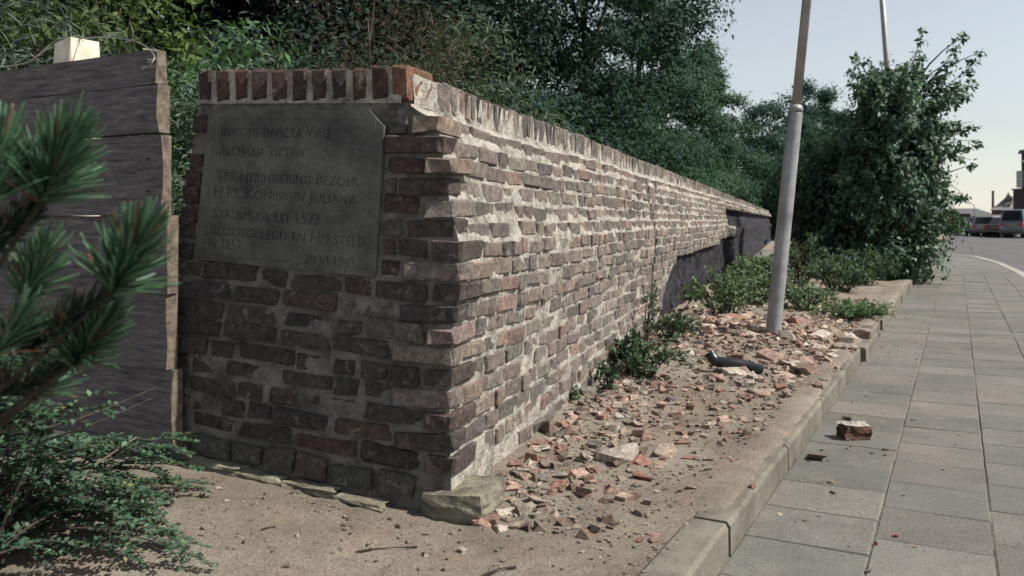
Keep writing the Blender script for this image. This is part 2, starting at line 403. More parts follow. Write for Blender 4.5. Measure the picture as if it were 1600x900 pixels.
def colour(where):
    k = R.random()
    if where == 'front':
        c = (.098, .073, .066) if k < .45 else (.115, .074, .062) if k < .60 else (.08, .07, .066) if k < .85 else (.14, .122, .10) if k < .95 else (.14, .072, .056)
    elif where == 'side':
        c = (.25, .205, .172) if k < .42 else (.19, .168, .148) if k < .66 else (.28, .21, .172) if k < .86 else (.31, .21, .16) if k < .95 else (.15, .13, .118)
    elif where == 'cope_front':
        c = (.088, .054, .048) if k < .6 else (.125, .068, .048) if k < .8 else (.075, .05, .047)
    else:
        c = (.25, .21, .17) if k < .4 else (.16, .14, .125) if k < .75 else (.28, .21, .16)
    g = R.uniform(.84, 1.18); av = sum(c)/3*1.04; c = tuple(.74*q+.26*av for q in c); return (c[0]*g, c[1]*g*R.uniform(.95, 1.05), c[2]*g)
bricks = []                          # (centre, size along, depth, height, axis x, axis y, colour, kind)
def add_brick(c, L, D, H, ax, col, kind, tilt=None):
    ax = ax.normalized(); ay = Vector((0, 0, 1)).cross(ax).normalized(); az = Vector((0, 0, 1))
    m = Matrix((ax, ay, az)).transposed()
    if tilt: m = m @ Matrix.Rotation(tilt[0], 3, 'X') @ Matrix.Rotation(tilt[1], 3, 'Y') @ Matrix.Rotation(tilt[2], 3, 'Z')
    bricks.append((c, (L, D, H), m, col, kind))
PITCH = .0665; BH = .055; NC = 17
for ci in range(NC):
    z = .105+PITCH*(ci+.5); Wd = width(z); odd = ci % 2
    hh = BH*R.uniform(.94, 1.06)
    # corner brick, seen on both faces
    Lf, Ls = (.205, .10) if odd else (.10, .205)
    if ci in (13, 11): Lf *= .85; Ls *= .9
    pr = .013+R.uniform(-.003, .006)+(.03 if ci == 14 else 0)-(.006 if ci in (11, 13) else 0)
    c = (Pside(Ls/2-pr, z)+n*0); c = B+d*(gam(z)-pr+Ls/2)-n*(alpha(z)-pr+Lf/2)
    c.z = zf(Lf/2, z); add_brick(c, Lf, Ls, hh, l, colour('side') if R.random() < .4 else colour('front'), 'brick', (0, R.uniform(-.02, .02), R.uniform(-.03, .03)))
    # front
    t = Lf-pr+.014
    while t < Wd-.03:
        sp_ = plaque_span(z, t); L = (.10 if R.random() < .42 else .205)*R.uniform(.88, 1.1); L = min(L, Wd-t+.01)
        if sp_:
            a0, a1 = sp_[0]-alpha(z)-.012, sp_[1]-alpha(z)+.012
            if t < a0 and t+L > a0-.04: L = a0-t
            if t >= a0-.03 and t < a1: t = a1; continue
        if L < .035:
            if L <= 0 or not sp_ or t > a1: break
            t = a1; continue
        tc = t+L/2
        o = .006+R.uniform(-.007, .008)+(.012 if R.random() < .08 else 0); D = .10
        c = Pfront(tc, z+R.uniform(-.004, .004), o-D/2); slope = .088-.038*z
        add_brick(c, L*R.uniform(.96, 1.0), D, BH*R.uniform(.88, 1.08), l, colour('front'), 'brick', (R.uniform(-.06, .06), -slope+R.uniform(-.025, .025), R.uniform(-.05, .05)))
        t += L+R.uniform(.010, .018)
    # side
    s = Ls-pr+.014; fe = facing_end(z); zz = z
    while s < min(fe, 41):
        L = (.10 if R.random() < (.38 if odd else .55) else .205)*R.uniform(.88, 1.1); sc_ = s+L/2
        if s+L > fe: break
        if z > 1.1 and s > 16 and recess(s, 1.0): pass
        o = .0065+R.uniform(-.006, .006); D = .10
        if R.random() > .012:
            c = Pside(sc_, zz+R.uniform(-.005, .005)+.006*mn.noise((s*1.7, ci*3.1, 0)), o-D/2)
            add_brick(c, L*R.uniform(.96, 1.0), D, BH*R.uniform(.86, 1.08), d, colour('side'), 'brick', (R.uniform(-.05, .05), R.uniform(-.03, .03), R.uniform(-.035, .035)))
        s += L+R.uniform(.010, .020)
# plinth course of worn bricks along the front foot
t = .12
while t < .98:
    L = R.uniform(.10, .155); c = Pfront(t+L/2, .052, .022-.06); c.z += .004
    add_brick(c, L, .12, .068*R.uniform(.9, 1.08), l, (.135*R.uniform(.8, 1.2), .115, .095), 'brick', (R.uniform(-.08, .08), -.085, R.uniform(-.05, .05))); t += L+.018
s = .30
while s < 4.0:
    L = R.uniform(.09, .21); c = Pside(s+L/2, .062+R.uniform(-.006, .006), R.uniform(-.002, .012)-.05)
    if R.random() > .12: add_brick(c, L, .10, BH*R.uniform(.8, 1.0), d, colour('side'), 'brick', (R.uniform(-.1, .1), R.uniform(-.05, .05), R.uniform(-.08, .08)))
    s += L+R.uniform(.012, .03)
def bulk(c, sz): return sz[0]*sz[2]/max(c.y, .1)**2*(.35 if False else 1)
bricks.sort(key=lambda b_: -(b_[1][0]*(abs((b_[2] @ Vector((1, 0, 0))).x)*.9+.12)*b_[1][2]/b_[0].y**2))
FV = []; FF = []; FC = []
def brick_obj(name, me, b_, parent):
    o = put(name, me, parent); o.matrix_parent_inverse = Matrix.Translation(parent.location).inverted()
    c, sz, m, col, kind = b_; o.matrix_basis = Matrix.Translation(c) @ m.to_4x4() @ Matrix.Diagonal((*sz, 1)); o.color = (*col, 1); return o
for i, b_ in enumerate(bricks):
    k = R.randrange(len(BV))
    if i < 300: brick_obj('brick', BV[k], b_, wall)
    else:
        v, f = BVN[k]; c, sz, m, col, kind = b_; mm = np.array(m); base = sum(len(x) for x in FV)
        FV.append((v*np.array(sz)) @ mm.T+np.array(c)); FF += [tuple(q+base for q in x) for x in f]; FC.append(np.tile(col, (len(v), 1)))
fb = put('brick_courses', mesh('brick_courses', np.concatenate(FV), FF, M['brick_far'], cols=np.concatenate(FC)), wall); fb['kind'] = 'stuff'
# coping: bricks set on edge across the top
cop = []
zc = (ZC+HT)/2; CH = HT-ZC-.006
cb = B+d*(gam(HT)+.095)-n*(.176+.03); cb.z = zc+.002
cop.append((cb, (.055, .215, CH+.006), Matrix((l, -d, Vector((0, 0, 1)))).transposed(), (.25, .135, .09), 'c'))
t = .075
while t < WTOP-.03:
    w = R.uniform(.048, .056); c = Pfront(t+w/2, zc, -.07); c.z += .004*R.uniform(-1, 1)
    m = Matrix((l, -d, Vector((0, 0, 1)))).transposed() @ Matrix.Rotation(R.uniform(-.03, .03), 3, 'Y')
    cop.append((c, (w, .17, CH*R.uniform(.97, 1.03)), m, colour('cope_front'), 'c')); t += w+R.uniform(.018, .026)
s = .225
while s < 41.5:
    w = R.uniform(.043, .054); c = Pside(s+w/2, zc, -.105); c.z += .004*R.uniform(-1, 1)+.006*mn.noise((s*2.2, 0, 1))
    m = Matrix((d, n, Vector((0, 0, 1)))).transposed() @ Matrix.Rotation(R.uniform(-.04, .04), 3, 'Y')
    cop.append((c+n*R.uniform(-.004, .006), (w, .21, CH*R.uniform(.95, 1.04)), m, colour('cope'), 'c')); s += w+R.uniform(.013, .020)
FV = []; FF = []; FC = []
for i, b_ in enumerate(cop):
    k = R.randrange(len(CV))
    if i < 110: brick_obj('coping_brick', CV[k], b_, wall)
    else:
        v, f = CVN[k]; c, sz, m, col, kind = b_; mm = np.array(m); base = sum(len(x) for x in FV)
        FV.append((v*np.array(sz)) @ mm.T+np.array(c)); FF += [tuple(q+base for q in x) for x in f]; FC.append(np.tile(col, (len(v), 1)))
fb = put('coping_row', mesh('coping_row', np.concatenate(FV), FF, M['brick_far'], cols=np.concatenate(FC)), wall); fb['kind'] = 'stuff'
# mortar bed between the coping bricks, a few millimetres below their faces
V = []; F = []; MI = []
A = axis([(0.03, 6, .03), (6, 42, .5)]); zz = [ZC-.004, ZC+.02, ZC+.05, ZC+.08, HT-.012]
grid(lambda s, z: Pside(s, z, -.004)+n*(.006*mn.noise((s*25, z*25, 2))), A, zz)
grid(lambda s, k: Pside(s, HT-.012, -.004).lerp(Pside(s, HT-.012, -.8), k)+Vector((0, 0, .004*mn.noise((s*20, k*20, 4)))), A, [0, .1, .25, .5, 1])
grid(lambda t, z: Pfront(t, z, .006)-d*(.006*mn.noise((t*25, z*25, 2))), list(np.linspace(0.03, WTOP, 50)), zz, None, True)
put('coping_mortar', mesh('coping_mortar', V, F, M['mortar'], smooth=True), wall)
# corner block of the plinth
bm = bmesh.new(); bmesh.ops.create_cube(bm, size=1); bmesh.ops.subdivide_edges(bm, edges=bm.edges[:], cuts=4, use_grid_fill=True)
bmesh.ops.smooth_vert(bm, verts=bm.verts, factor=.35, use_axis_x=True, use_axis_y=True, use_axis_z=True)
for v in bm.verts:
    q = v.co.copy(); v.co += Vector([.035*mn.noise((q.x*4+k*7, q.y*4, q.z*4)) for k in range(3)])
blk = bm_mesh('plinth_block', bm, M['plinth'])
o = put('plinth_block', blk, wall); c = B-n*.005+d*.07; c.z = .022
o.matrix_basis = Matrix.Translation(c) @ Matrix((l, -d, Vector((0, 0, 1)))).transposed().to_4x4() @ Matrix.Rotation(.05, 4, 'Y') @ Matrix.Diagonal((.20, .23, .085, 1))
# thin footing stones before the plinth
for k, t in enumerate((.29, .47, .66, .83)):
    bm = bmesh.new(); bmesh.ops.create_cube(bm, size=1); bmesh.ops.subdivide_edges(bm, edges=bm.edges[:], cuts=3, use_grid_fill=True)
    for v in bm.verts: q = v.co.copy(); v.co += Vector([.2*mn.noise((q.x*3+k*7, q.y*3+j*5, q.z*3)) for j in range(3)])
    o = put('footing_stone', bm_mesh('footing_stone', bm, M['plinth']), wall); c = Pfront(t, .0, .035); c.z = gz(c.x, c.y)+.004
    o.matrix_basis = Matrix.Translation(c) @ Matrix((l, -d, Vector((0, 0, 1)))).transposed().to_4x4() @ Matrix.Rotation(-.08, 4, 'Y') @ Matrix.Diagonal((.17, .07, .034, 1))

# ------------------------------------------------------------------ plaque with cut lettering
plaque = tag(empty('memorial_plaque', PQ[0]), 'grey stone memorial plaque with carved Dutch inscription set in the wall end', 'plaque')
AW, AH = .66, .54                                            # plaque plane in which the writing is set
def quad(u, v, out):
    a = PQ[0].lerp(PQ[1], u); b_ = PQ[3].lerp(PQ[2], u); return a.lerp(b_, v)+nf*out
outline = [(.0, .02), (.012, 0), (.985, 0), (1, .02), (1.0, .90), (.915, 1.0), (.06, 1.0), (.0, .93)]
cu = bpy.data.curves.new('plaque_face', 'CURVE'); cu.dimensions = '2D'; cu.fill_mode = 'BOTH'; cu.extrude = .0011
sp = cu.splines.new('POLY'); sp.points.add(len(outline)-1); sp.use_cyclic_u = True
for p, (u_, v_) in zip(sp.points, outline): p.co = (u_*AW, v_*AH, 0, 1)
def cut_text(body, x, y, size, w=1.0, shear=0):
    t = bpy.data.curves.new('t', 'FONT'); t.body = body; t.size = size; t.small_caps_scale = .8; t.space_character = 1.02; t.offset = -.0008
    ob = bpy.data.objects.new('t', t); COL.objects.link(ob)
    for k, f in enumerate(t.body_format): f.use_small_caps = True
    bpy.context.view_layer.update(); dg = bpy.context.evaluated_depsgraph_get()
    c2 = ob.evaluated_get(dg).to_curve(dg)
    xs = [bp.co.x for s_ in c2.splines for bp in s_.bezier_points]; full = max(xs)-min(xs); k = w/full
    for s_ in c2.splines:
        q = cu.splines.new('BEZIER'); q.bezier_points.add(len(s_.bezier_points)-1); q.use_cyclic_u = True; q.resolution_u = 3
        for a, b_ in zip(q.bezier_points, s_.bezier_points):
            for at in ('co', 'handle_left', 'handle_right'):
                v = getattr(b_, at); setattr(a, at, (x+v.x*k, y+v.y, 0))
            a.handle_left_type = a.handle_right_type = 'FREE'
    bpy.data.objects.remove(ob); bpy.data.curves.remove(t)
for body, ux, uy, w, sz in (('Invictis Invicta Viris', .085, .825, .62, .056), ('Alcmaria Victrix', .085, .70, .50, .056),
                            ('Ter Herinnering Bezoek', .085, .535, .80, .056), ('H.M. Koningin Juliana', .075, .425, .80, .056),
                            ('Stadsmuur uit 1573', .085, .285, .60, .056), ('Blootgelegd en Hersteld', .075, .175, .86, .056),
                            ('In 1952', .07, .075+.01, .19, .056), ('20 VI 1953', .62, .045, .27, .044)):
    cut_text(body, ux*AW, uy*AH, sz, w*AW)
ob = bpy.data.objects.new('tmp', cu); COL.objects.link(ob); bpy.context.view_layer.update(); dg = bpy.context.evaluated_depsgraph_get()
me = bpy.data.meshes.new_from_object(ob.evaluated_get(dg)); bpy.data.objects.remove(ob)
for v in me.vertices:
    p = quad(v.co.x/AW, v.co.y/AH, .0110+v.co.z); v.co = p
me.name = 'inscribed_face'; me.materials.clear(); me.materials.append(M['stone']); put('inscribed_face', me, plaque)
def prism(pts, o0, o1):
    k = len(pts); VV = [quad(u_, v_, o0) for u_, v_ in pts]+[quad(u_, v_, o1) for u_, v_ in pts]
    return VV, [tuple(range(k)), tuple(range(2*k-1, k-1, -1))]+[(i, (i+1) % k, k+(i+1) % k, k+i) for i in range(k)]
VV, FF2 = prism(outline, .0090, -.06); put('slab', mesh('slab', VV, FF2, M['stone']), plaque)
mb = MB()                                                    # narrow raised bead that frames the inscription
for a, b_ in (((.05, .045), (.955, .045)), ((.955, .045), (.955, .945)), ((.955, .945), (.045, .945)), ((.045, .945), (.05, .045))):
    mb.tube([quad(*a, .0120), quad(*b_, .0120)], .0018, 5)
mb.build('border_bead', M['stone'], plaque)

# ------------------------------------------------------------------ board fence with its white post
fdir = Vector((-.89, .455, 0)).normalized(); fn_ = Vector((-fdir.y, fdir.x, 0)); fn_ = fn_ if fn_.y < 0 else -fn_
FE = Vector((-1.156, 2.9, 0))
fence = tag(empty('board_fence', FE), 'weathered dark board fence butting against the end of the brick wall', 'fence')
boards = [(75, 128.5, 238), (130, 205, 243), (210, 335.6, 255), (336.4, 459.6, 263), (460.4, 579.6, 258), (580.4, 704, 263)]
for k, (y0, y1, xe) in enumerate(boards):
    t0 = -(xe-263)/FPX*2.9/.847*-1.0; t0 = (263-xe)/FPX*2.95
    z1 = CAMZ-(y0-HY)/FPX*2.9; z0 = CAMZ-(y1-HY)/FPX*2.9
    TH_ = .045; ns = 26; VV = []; FF2 = []; mi = []
    for a in range(ns+1):
        t = t0+a*(2.6/ns); wob = .004*mn.noise((t*2, k*9, 0)); sag = -.006*t*R.uniform(.9, 1.1) if k < 2 else .004*mn.noise((t*1.1, k*3, 4))
        for b_, (o_, zq) in enumerate(((0, z0), (0, z0*.66+z1*.34), (0, z0*.33+z1*.67), (0, z1), (-TH_, z1), (-TH_, z0))):
            cup = .006 if b_ in (1, 2) else 0
            p = FE+fdir*(t+(R.uniform(-.006, .006) if a == 0 else 0))+fn_*(o_+cup*(1 if k % 2 else -.6)+wob+(.012 if k in (2, 4) else 0)-(.004*k if k > 3 else 0)); p.z = zq+sag+.003*mn.noise((t*6, zq*9, k)); VV.append(p)
    for a in range(ns):
        for b_ in range(6): FF2.append((a*6+b_, (a+1)*6+b_, (a+1)*6+(b_+1) % 6, a*6+(b_+1) % 6)); mi.append(0)
    FF2 += [tuple(range(6)), tuple(ns*6+q for q in range(5, -1, -1))]; mi += [1, 1]
    pk = put('plank', mesh('plank', VV, FF2, [M['wood'], M['endgrain']], midx=mi), fence)
    if k in (0, 1, 2, 4):
        for q in range(2):
            c = FE+fdir*(t0+.06)+fn_*.016; c.z = z0+(z1-z0)*(.3+.4*q); mb = MB(); mb.box(c, (.004, .004, .004), .3); mb.build('nail', M['darktwig'], pk)
pc = px(120, 66, 3.30); post_top = pc.z
bm = bmesh.new(); bmesh.ops.create_cube(bm, size=1); bmesh.ops.bevel(bm, geom=bm.edges[:], offset=.05, segments=1, affect='EDGES')
for v in bm.verts: v.co += Vector((.02*mn.noise(v.co*5), .02*mn.noise(v.co*5+Vector((3, 0, 0))), .012*mn.noise(v.co*6)))
po = put('post', bm_mesh('post', bm, M['post']), fence); po.matrix_basis = Matrix.Translation((pc.x, pc.y, post_top/2)) @ Matrix.Rotation(math.radians(-36), 4, 'Z') @ Matrix.Diagonal((.13, .12, post_top, 1))
# barbed wire loops over the fence head
bw = tag(empty('barbed_wire', pc), 'slack strand of barbed wire looped over the white fence post', 'wire')
def spline(pts, m=8):
    pts = [Vector(p) for p in pts]; out = []
    for i in range(len(pts)-1):
        p0, p1, p2, p3 = pts[max(i-1, 0)], pts[i], pts[i+1], pts[min(i+2, len(pts)-1)]
        for k in range(m):
            t = k/m; out.append(.5*((2*p1)+(p2-p0)*t+(2*p0-5*p1+4*p2-p3)*t*t+(3*p1-p0-3*p2+p3)*t**3))
    return out+[pts[-1]]
path = spline([px(-40, 108, 3.3), px(40, 98, 3.3), px(90, 62, 3.33), px(125, 60, 3.25), px(170, 58, 3.1), px(215, 66, 2.98), px(240, 85, 2.86), px(236, 100, 2.83), px(222, 108, 2.86)])
mb = MB(); mb.tube(path, .0022, 5); mb.build('strand', M['wire'], bw)
for k in range(3, len(path)-2, 7):
    mb = MB()
    for q in range(3):
        e = Vector((R.uniform(-1, 1), R.uniform(-1, 1), R.uniform(-1, 1))).normalized()*.022; mb.tube([path[k]-e, path[k]+e], [.0008, .0016], 4)
    mb.build('barb', M['wire'], bw)

# ------------------------------------------------------------------ lamp posts
def lamp_post(name, label, base, lean, r0, r1, hj, htop, arm=None):
    e = tag(empty(name, base), label, 'lamp post', 'grey steel lamp posts beside the pavement'); ax = Vector(lean)
    P = lambda h: Vector(base)+ax*h+Vector((0, 0, h))
    mb = MB(); mb.tube([P(-.1), P(.02), P(.3), P(hj-.02), P(hj)], [r0*1.03, r0*1.02, r0, r0*.97, r0*.93], 24, True); mb.build('lower_shaft', M['galv'], e, True)
    mb = MB(); mb.tube([P(hj-.004), P(hj+.03), P(hj+.05)], [r0*.99, r0*.95, r1*1.05], 24); mb.build('collar', M['galv_worn'], e, True)
    mb = MB(); mb.tube([P(hj+.04), P(hj+1.5), P(htop)], [r1, r1*.93, r1*.7], 20); mb.build('upper_shaft', M['galv_worn'], e, True)
    mb = MB(); c = P(htop); mb.box(c+Vector((.12, -.12, .03)), (.30, .09, .05), -.8); mb.build('lantern', M['galv'], e, bevel=.02)
    mb = MB(); mb.box(P(.45)+Vector((r0*.55, r0*.8, 0)), (.03, .012, .09), 0); mb.build('service_door', M['galv'], e)
    if arm:
        mb = MB(); mb.tube(arm, .022, 8); mb.build('bracket_arm', M['galv_worn'], e, True)
    return e
lb = gpx(1208, 520, .09); lb.z = gz(lb.x, lb.y)
lamp_post('lamp_post', 'leaning grey lamp post standing in the brick rubble', lb, ((1243-1208)/FPX*lb.y/1.6, .0, 0), .053, .034, 1.60, 5.2)
l2 = px(1411, 345, 15.5); l2.z = -.12
arm0 = px(1393, 108, 15.5)
lamp_post('lamp_post', 'grey lamp post rising behind the tall leafy bush, with a bent bracket arm', l2, (-.075, 0, 0), .07, .058, 1.7, 6.6,
          spline([px(1394, 107, 15.5), px(1378, 114, 15.5), px(1364, 121, 15.5), px(1360, 128, 15.5), px(1360, 138, 15.5)], 5))

# ------------------------------------------------------------------ rubble
def fragment(seed):
    rr = random.Random(900+seed); bm = bmesh.new(); bx = Vector((1, rr.uniform(.55, .9), rr.uniform(.4, .7)))*.5
    for i in range(13):
        q = Vector((rr.uniform(-1, 1), rr.uniform(-1, 1), rr.uniform(-1, 1)))
        q = Vector([max(-.72, min(.72, a*1.3))/.72 for a in q]); bm.verts.new((q.x*bx.x, q.y*bx.y, q.z*bx.z))
    r_ = bmesh.ops.convex_hull(bm, input=bm.verts[:]); bmesh.ops.delete(bm, geom=[v for v in bm.verts if not v.link_faces], context='VERTS')
    bmesh.ops.bevel(bm, geom=[e for e in bm.edges if rr.random() < .5], offset=.02, segments=1, affect='EDGES', clamp_overlap=True)
    return bm_mesh('brick_fragment', bm, M['rubble'])
FR = [fragment(k) for k in range(16)]
KINDS = {'red': ((.37, .20, .15), 'orange-red piece of broken brick lying in the rubble'), 'pale': ((.47, .42, .36), 'pale lump of broken lime mortar lying in the rubble'),
         'brown': ((.22, .155, .125), 'dull brown piece of broken brick lying in the rubble'), 'tan': ((.42, .33, .26), 'tan piece of broken brick lying in the rubble'), 'pink': ((.46, .33, .27), 'dusty pink piece of broken brick lying in the rubble'),
         'grey': ((.20, .18, .16), 'grey stone lump lying in the rubble')}
def frag(p, size, kind, label=None, flat=1.0, z0=None, rz=None, zone='lying in the rubble'):
    o = put('brick_fragment', R.choice(FR)); c, lab = KINDS[kind]; g = R.uniform(.95, 1.4) if kind == 'pale' else R.uniform(.8, 1.2)
    zz = gz(p.x, p.y) if z0 is None else z0
    o.location = (p.x, p.y, zz+size*.07*flat); o.scale = (size, size*R.uniform(.75, 1.1), size*flat*R.uniform(.75, 1.0))
    o.rotation_euler = (R.uniform(-.35, .35), R.uniform(-.35, .35), R.uniform(0, 6.28) if rz is None else rz); o.color = (c[0]*g, c[1]*g, c[2]*g, 1)
    if label: tag(o, label, 'rubble')
    else: tag(o, lab.replace('lying in the rubble', zone), 'rubble', 'rubble: '+lab.replace('lying in the rubble', zone))
    return o
def fpx(x, y, w, kind, label=None, flat=1.0, z=.02):
    p = gpx(x, y, z); return frag(p, w/FPX*p.y, kind, label, flat)
for a in ((850, 676, 40, 'brown', 'chunky brown brick end at the foot of the wall beside a pebble heap', 1.2), (893, 678, 34, 'brown', 'brown brick lump with a white chipped face near the wall foot', 1.1),
          (958, 708, 62, 'pale', 'large pale broken stone with a white top among red brick pieces', .8), (1040, 698, 52, 'tan', 'flat tan slab of broken brick beside two red lumps', .5),
          (1008, 714, 32, 'red', 'squat red brick lump beside the flat tan slab', .8), (1003, 736, 28, 'red', 'small red brick lump before the squat red one', .8), (1032, 718, 22, 'tan', 'small ochre brick piece beside the flat tan slab', .8),
          (917, 710, 32, 'pale', 'whitish wedge of mortar left of the large pale stone', .7), (925, 692, 28, 'grey', 'dark grey lump behind the whitish wedge', 1.0), (868, 748, 34, 'red', 'bright red square brick piece on the pebbly ground', .7),
          (830, 722, 30, 'red', 'long orange brick splinter leaning at the wall foot', 1.2), (843, 768, 36, 'pink', 'dusty pink half brick lying near the plinth block', .6), (797, 782, 40, 'pale', 'long whitish mortar slab beside the plinth block', .45),
          (790, 806, 34, 'pale', 'pale chipped lump touching the plinth block', .8), (820, 796, 34, 'grey', 'grey broken lump between the white mortar pieces', .8), (915, 622, 48, 'grey', 'big half-buried grey block at the foot of the wall near the weed', .8),
          (1260, 578, 44, 'brown', 'large brown brick lump on the heap in front of the lamp post', .9), (1283, 492, 40, 'pale', 'large pale stone lying in the low weeds beyond the lamp post', .7), (1312, 474, 26, 'pink', 'pink brick piece up in the low weeds by the marker board', .8),
          (1290, 548, 46, 'pale', 'wide pale slab on the rubble beside the kerb', .5), (1347, 524, 34, 'brown', 'dark brick end lying close to the kerb', .8), (1225, 585, 34, 'pink', 'pink brick end in the middle of the heap', .9), (1130, 590, 26, 'pink', 'pink brick bit before the black pipe', .9)):
    fpx(a[0], a[1], a[2]*1.05, a[3], a[4], a[5])
nk = 0
def scatter(nmax, fn, smin, smax, power, kinds, zone):
    global nk
    k = 0; tries = 0
    while k < nmax and tries < nmax*20:
        tries += 1; p = fn(); u_, v_ = uv(p.x, p.y); wd, ws = walldist(p.x, p.y)
        if v_ < .10 or (wd < .03 and ws > -.1) or (p-lb).length < .10: continue
        frag(Vector((p.x, p.y, 0)), smin+(smax-smin)*R.random()**power, R.choice(kinds), None, R.uniform(.6, 1.0), zone=zone); k += 1; nk += 1
heap = lambda: Vector((R.gauss(1.95, .6), R.gauss(6.3, .95), 0))
foot = lambda: B+d*R.uniform(-.05, 2.3)+n*(.03+abs(R.gauss(.05, .24)))
kerbside = lambda: K0+kd*R.uniform(1.6, 8)+kq*(.14+abs(R.gauss(0, .35)))
back = lambda: Vector((R.uniform(1.6, 4.2), R.uniform(7.0, 10.0), 0))
scatter(135, heap, .06, .16, 1.6, ['red', 'pale', 'pale', 'pale', 'pink', 'pink', 'brown', 'tan', 'tan'], 'on the heap around the leaning lamp post')
scatter(70, foot, .022, .06, 1.7, ['red', 'red', 'pale', 'pink', 'pink', 'brown', 'tan'], 'strewn at the foot of the lit wall side')
scatter(40, kerbside, .028, .07, 2, ['red', 'pale', 'pink', 'brown', 'tan', 'pink'], 'on the bare earth alongside the kerb')
scatter(28, back, .06, .14, 1.5, ['pale', 'pink', 'brown', 'pale'], 'among the weeds of the bed')
# the small chips and pebbles between, too many and too small to count
oct_v = np.array([(x, y, z) for z in (-.8, .8) for x, y in ((-.8, -.8), (.8, -.8), (.8, .8), (-.8, .8))], dtype=np.float32)
oct_f = [(3, 2, 1, 0), (4, 5, 6, 7), (0, 1, 5, 4), (1, 2, 6, 5), (2, 3, 7, 6), (3, 0, 4, 7)]
def chips(name, cnt, gen, smin, smax, pal, bed=False):
    FV = []; FF = []; FC = []; b_ = 0
    for i in range(cnt):
        p = gen(); u_, v_ = uv(p.x, p.y); wd, ws = walldist(p.x, p.y)
        if wd < .0 and ws > -.06 and ws < 12: continue
        if bed and (wd < -.03 or v_ < .03 or (v_ < .16 and R.random() < .6)): continue
        if v_ < .0 and v_ > -1.8: z = TZ
        elif v_ < .13: z = .002
        else: z = gz(p.x, p.y)
        s_ = smin+(smax-smin)*R.random()**4.5; v = (oct_v+NR.uniform(-.45, .45, (8, 3)))*np.array([s_, s_*R.uniform(.6, 1), s_*R.uniform(.25, .7)])
        v = v @ np.array(Matrix.Rotation(R.uniform(-.5, .5), 3, 'X')).T; a = R.uniform(0, 6.28); ca, sa = math.cos(a), math.sin(a); v = v @ np.array([[ca, -sa, 0], [sa, ca, 0], [0, 0, 1]]).T+np.array([p.x, p.y, z+s_*.25])
        FV.append(v); FF += [tuple(q+b_ for q in f) for f in oct_f]; b_ += 8; c = np.array(R.choice(pal))*R.uniform(.75, 1.2); FC.append(np.tile(c, (8, 1)))
    return tag(put(name, mesh(name, np.concatenate(FV), FF, M['rubble_far'], cols=np.concatenate(FC))), None, None, None, 'stuff')
PAL = [k[0] for k in KINDS.values() if k[0] != KINDS['red'][0]]+[(.36, .22, .17), (.38, .25, .2), (.3, .25, .2), (.38, .32, .26), (.34, .28, .23)]
o = chips('rubble_chips', 12000, lambda: R.choice((heap, heap, heap, heap, heap, foot, kerbside, back))() if R.random() < .88 else K0+kd*R.uniform(0, 7)+kq*R.uniform(.15, 2.2), .004, .030, PAL, True); tag(o, 'loose brick chips and mortar crumbs strewn over the rubble bed', 'rubble')
SAND = [(.30, .26, .21), (.42, .38, .32), (.2, .17, .14), (.36, .27, .21)]
o = chips('pebbles', 11000, lambda: K0+kd*R.uniform(-.3, 3.6)+kq*R.uniform(.08, 3.0), .0015, .010, SAND); tag(o, 'fine pebbles and grit on the sandy ground before the wall', 'gravel')
o = chips('pavement_grit', 420, lambda: K0+kd*R.uniform(.2, 8)+kq*(-.05-abs(R.gauss(0, .28))), .002, .011, SAND+[(.4, .2, .15)]); tag(o, 'brick grit scattered along the kerb on the paving tiles', 'gravel')
# pieces that lie on the tiles
hb = gpx(1340, 688, TZ)
bm = bmesh.new(); bmesh.ops.create_cube(bm, size=1); bmesh.ops.subdivide_edges(bm, edges=bm.edges[:], cuts=3, use_grid_fill=True)
for v in bm.verts: q = v.co.copy(); v.co = Vector((q.x*.125, q.y*.085, q.z*.062))+Vector([.016*mn.noise(q*2.3+Vector((k*9, 0, 0))) for k in range(3)])
me = bm_mesh('half_brick', bm, M['rubble']); me.materials.append(M['mortar'])
for p in me.polygons:
    if p.normal.z > .5: p.material_index = 1
o = put('half_brick', me); o.location = hb+Vector((0, .04, .035)); o.rotation_euler = (0, .04, .12); o.color = (.13, .075, .06, 1); tag(o, 'half brick with white mortar on top lying on the paving tiles', 'brick')
for x, y, w, kd_, lb_ in ((1325, 655, 20, 'brown', 'small dark red crumb behind the half brick on the tiles'), (1275, 716, 40, 'brown', 'flat dusty brick scrap on the tiles next to the kerb'), (1304, 755, 20, 'brown', 'thin brick scrap on the tiles beside a dark pebble'),
                          (1306, 771, 18, 'grey', 'dark pebble on the tiles below the thin brick scrap'), (1218, 804, 14, 'pale', 'pale mortar crumb on the tiles near the kerb'), (1358, 893, 12, 'grey', 'lone dark pebble on the wide tile row')):
    p = gpx(x, y, TZ); frag(p, w/FPX*p.y, kd_, lb_, .5, TZ)
p = gpx(1172, 760, .003); frag(p, .03, 'red', 'small red brick crumb lying on top of the kerb', .9, .004)
# black pipe piece
pp_ = gpx(1145, 552, .12); zz = gz(pp_.x, pp_.y)+.05
pe = tag(empty('pipe_piece', (pp_.x, pp_.y, zz-.05)), 'bent black rubber pipe piece lying on the rubble heap', 'pipe')
pth = spline([pp_*0+Vector((pp_.x-.13, pp_.y+.02, zz+.05)), Vector((pp_.x-.10, pp_.y, zz+.01)), Vector((pp_.x-.02, pp_.y-.02, zz)), Vector((pp_.x+.08, pp_.y-.03, zz-.015)), Vector((pp_.x+.16, pp_.y-.06, zz-.04))], 4)
mb = MB(); mb.tube(pth, [.032]*len(pth), 14, False); mb.tube(pth, [.025]*len(pth), 14, False); mb.build('pipe_wall', M['black'], pe, True)
mb = MB(); mb.tube([pth[0]+(pth[0]-pth[1]).normalized()*.004, pth[1]], [.036, .036], 14, False); mb.build('rim', M['black'], pe, True)
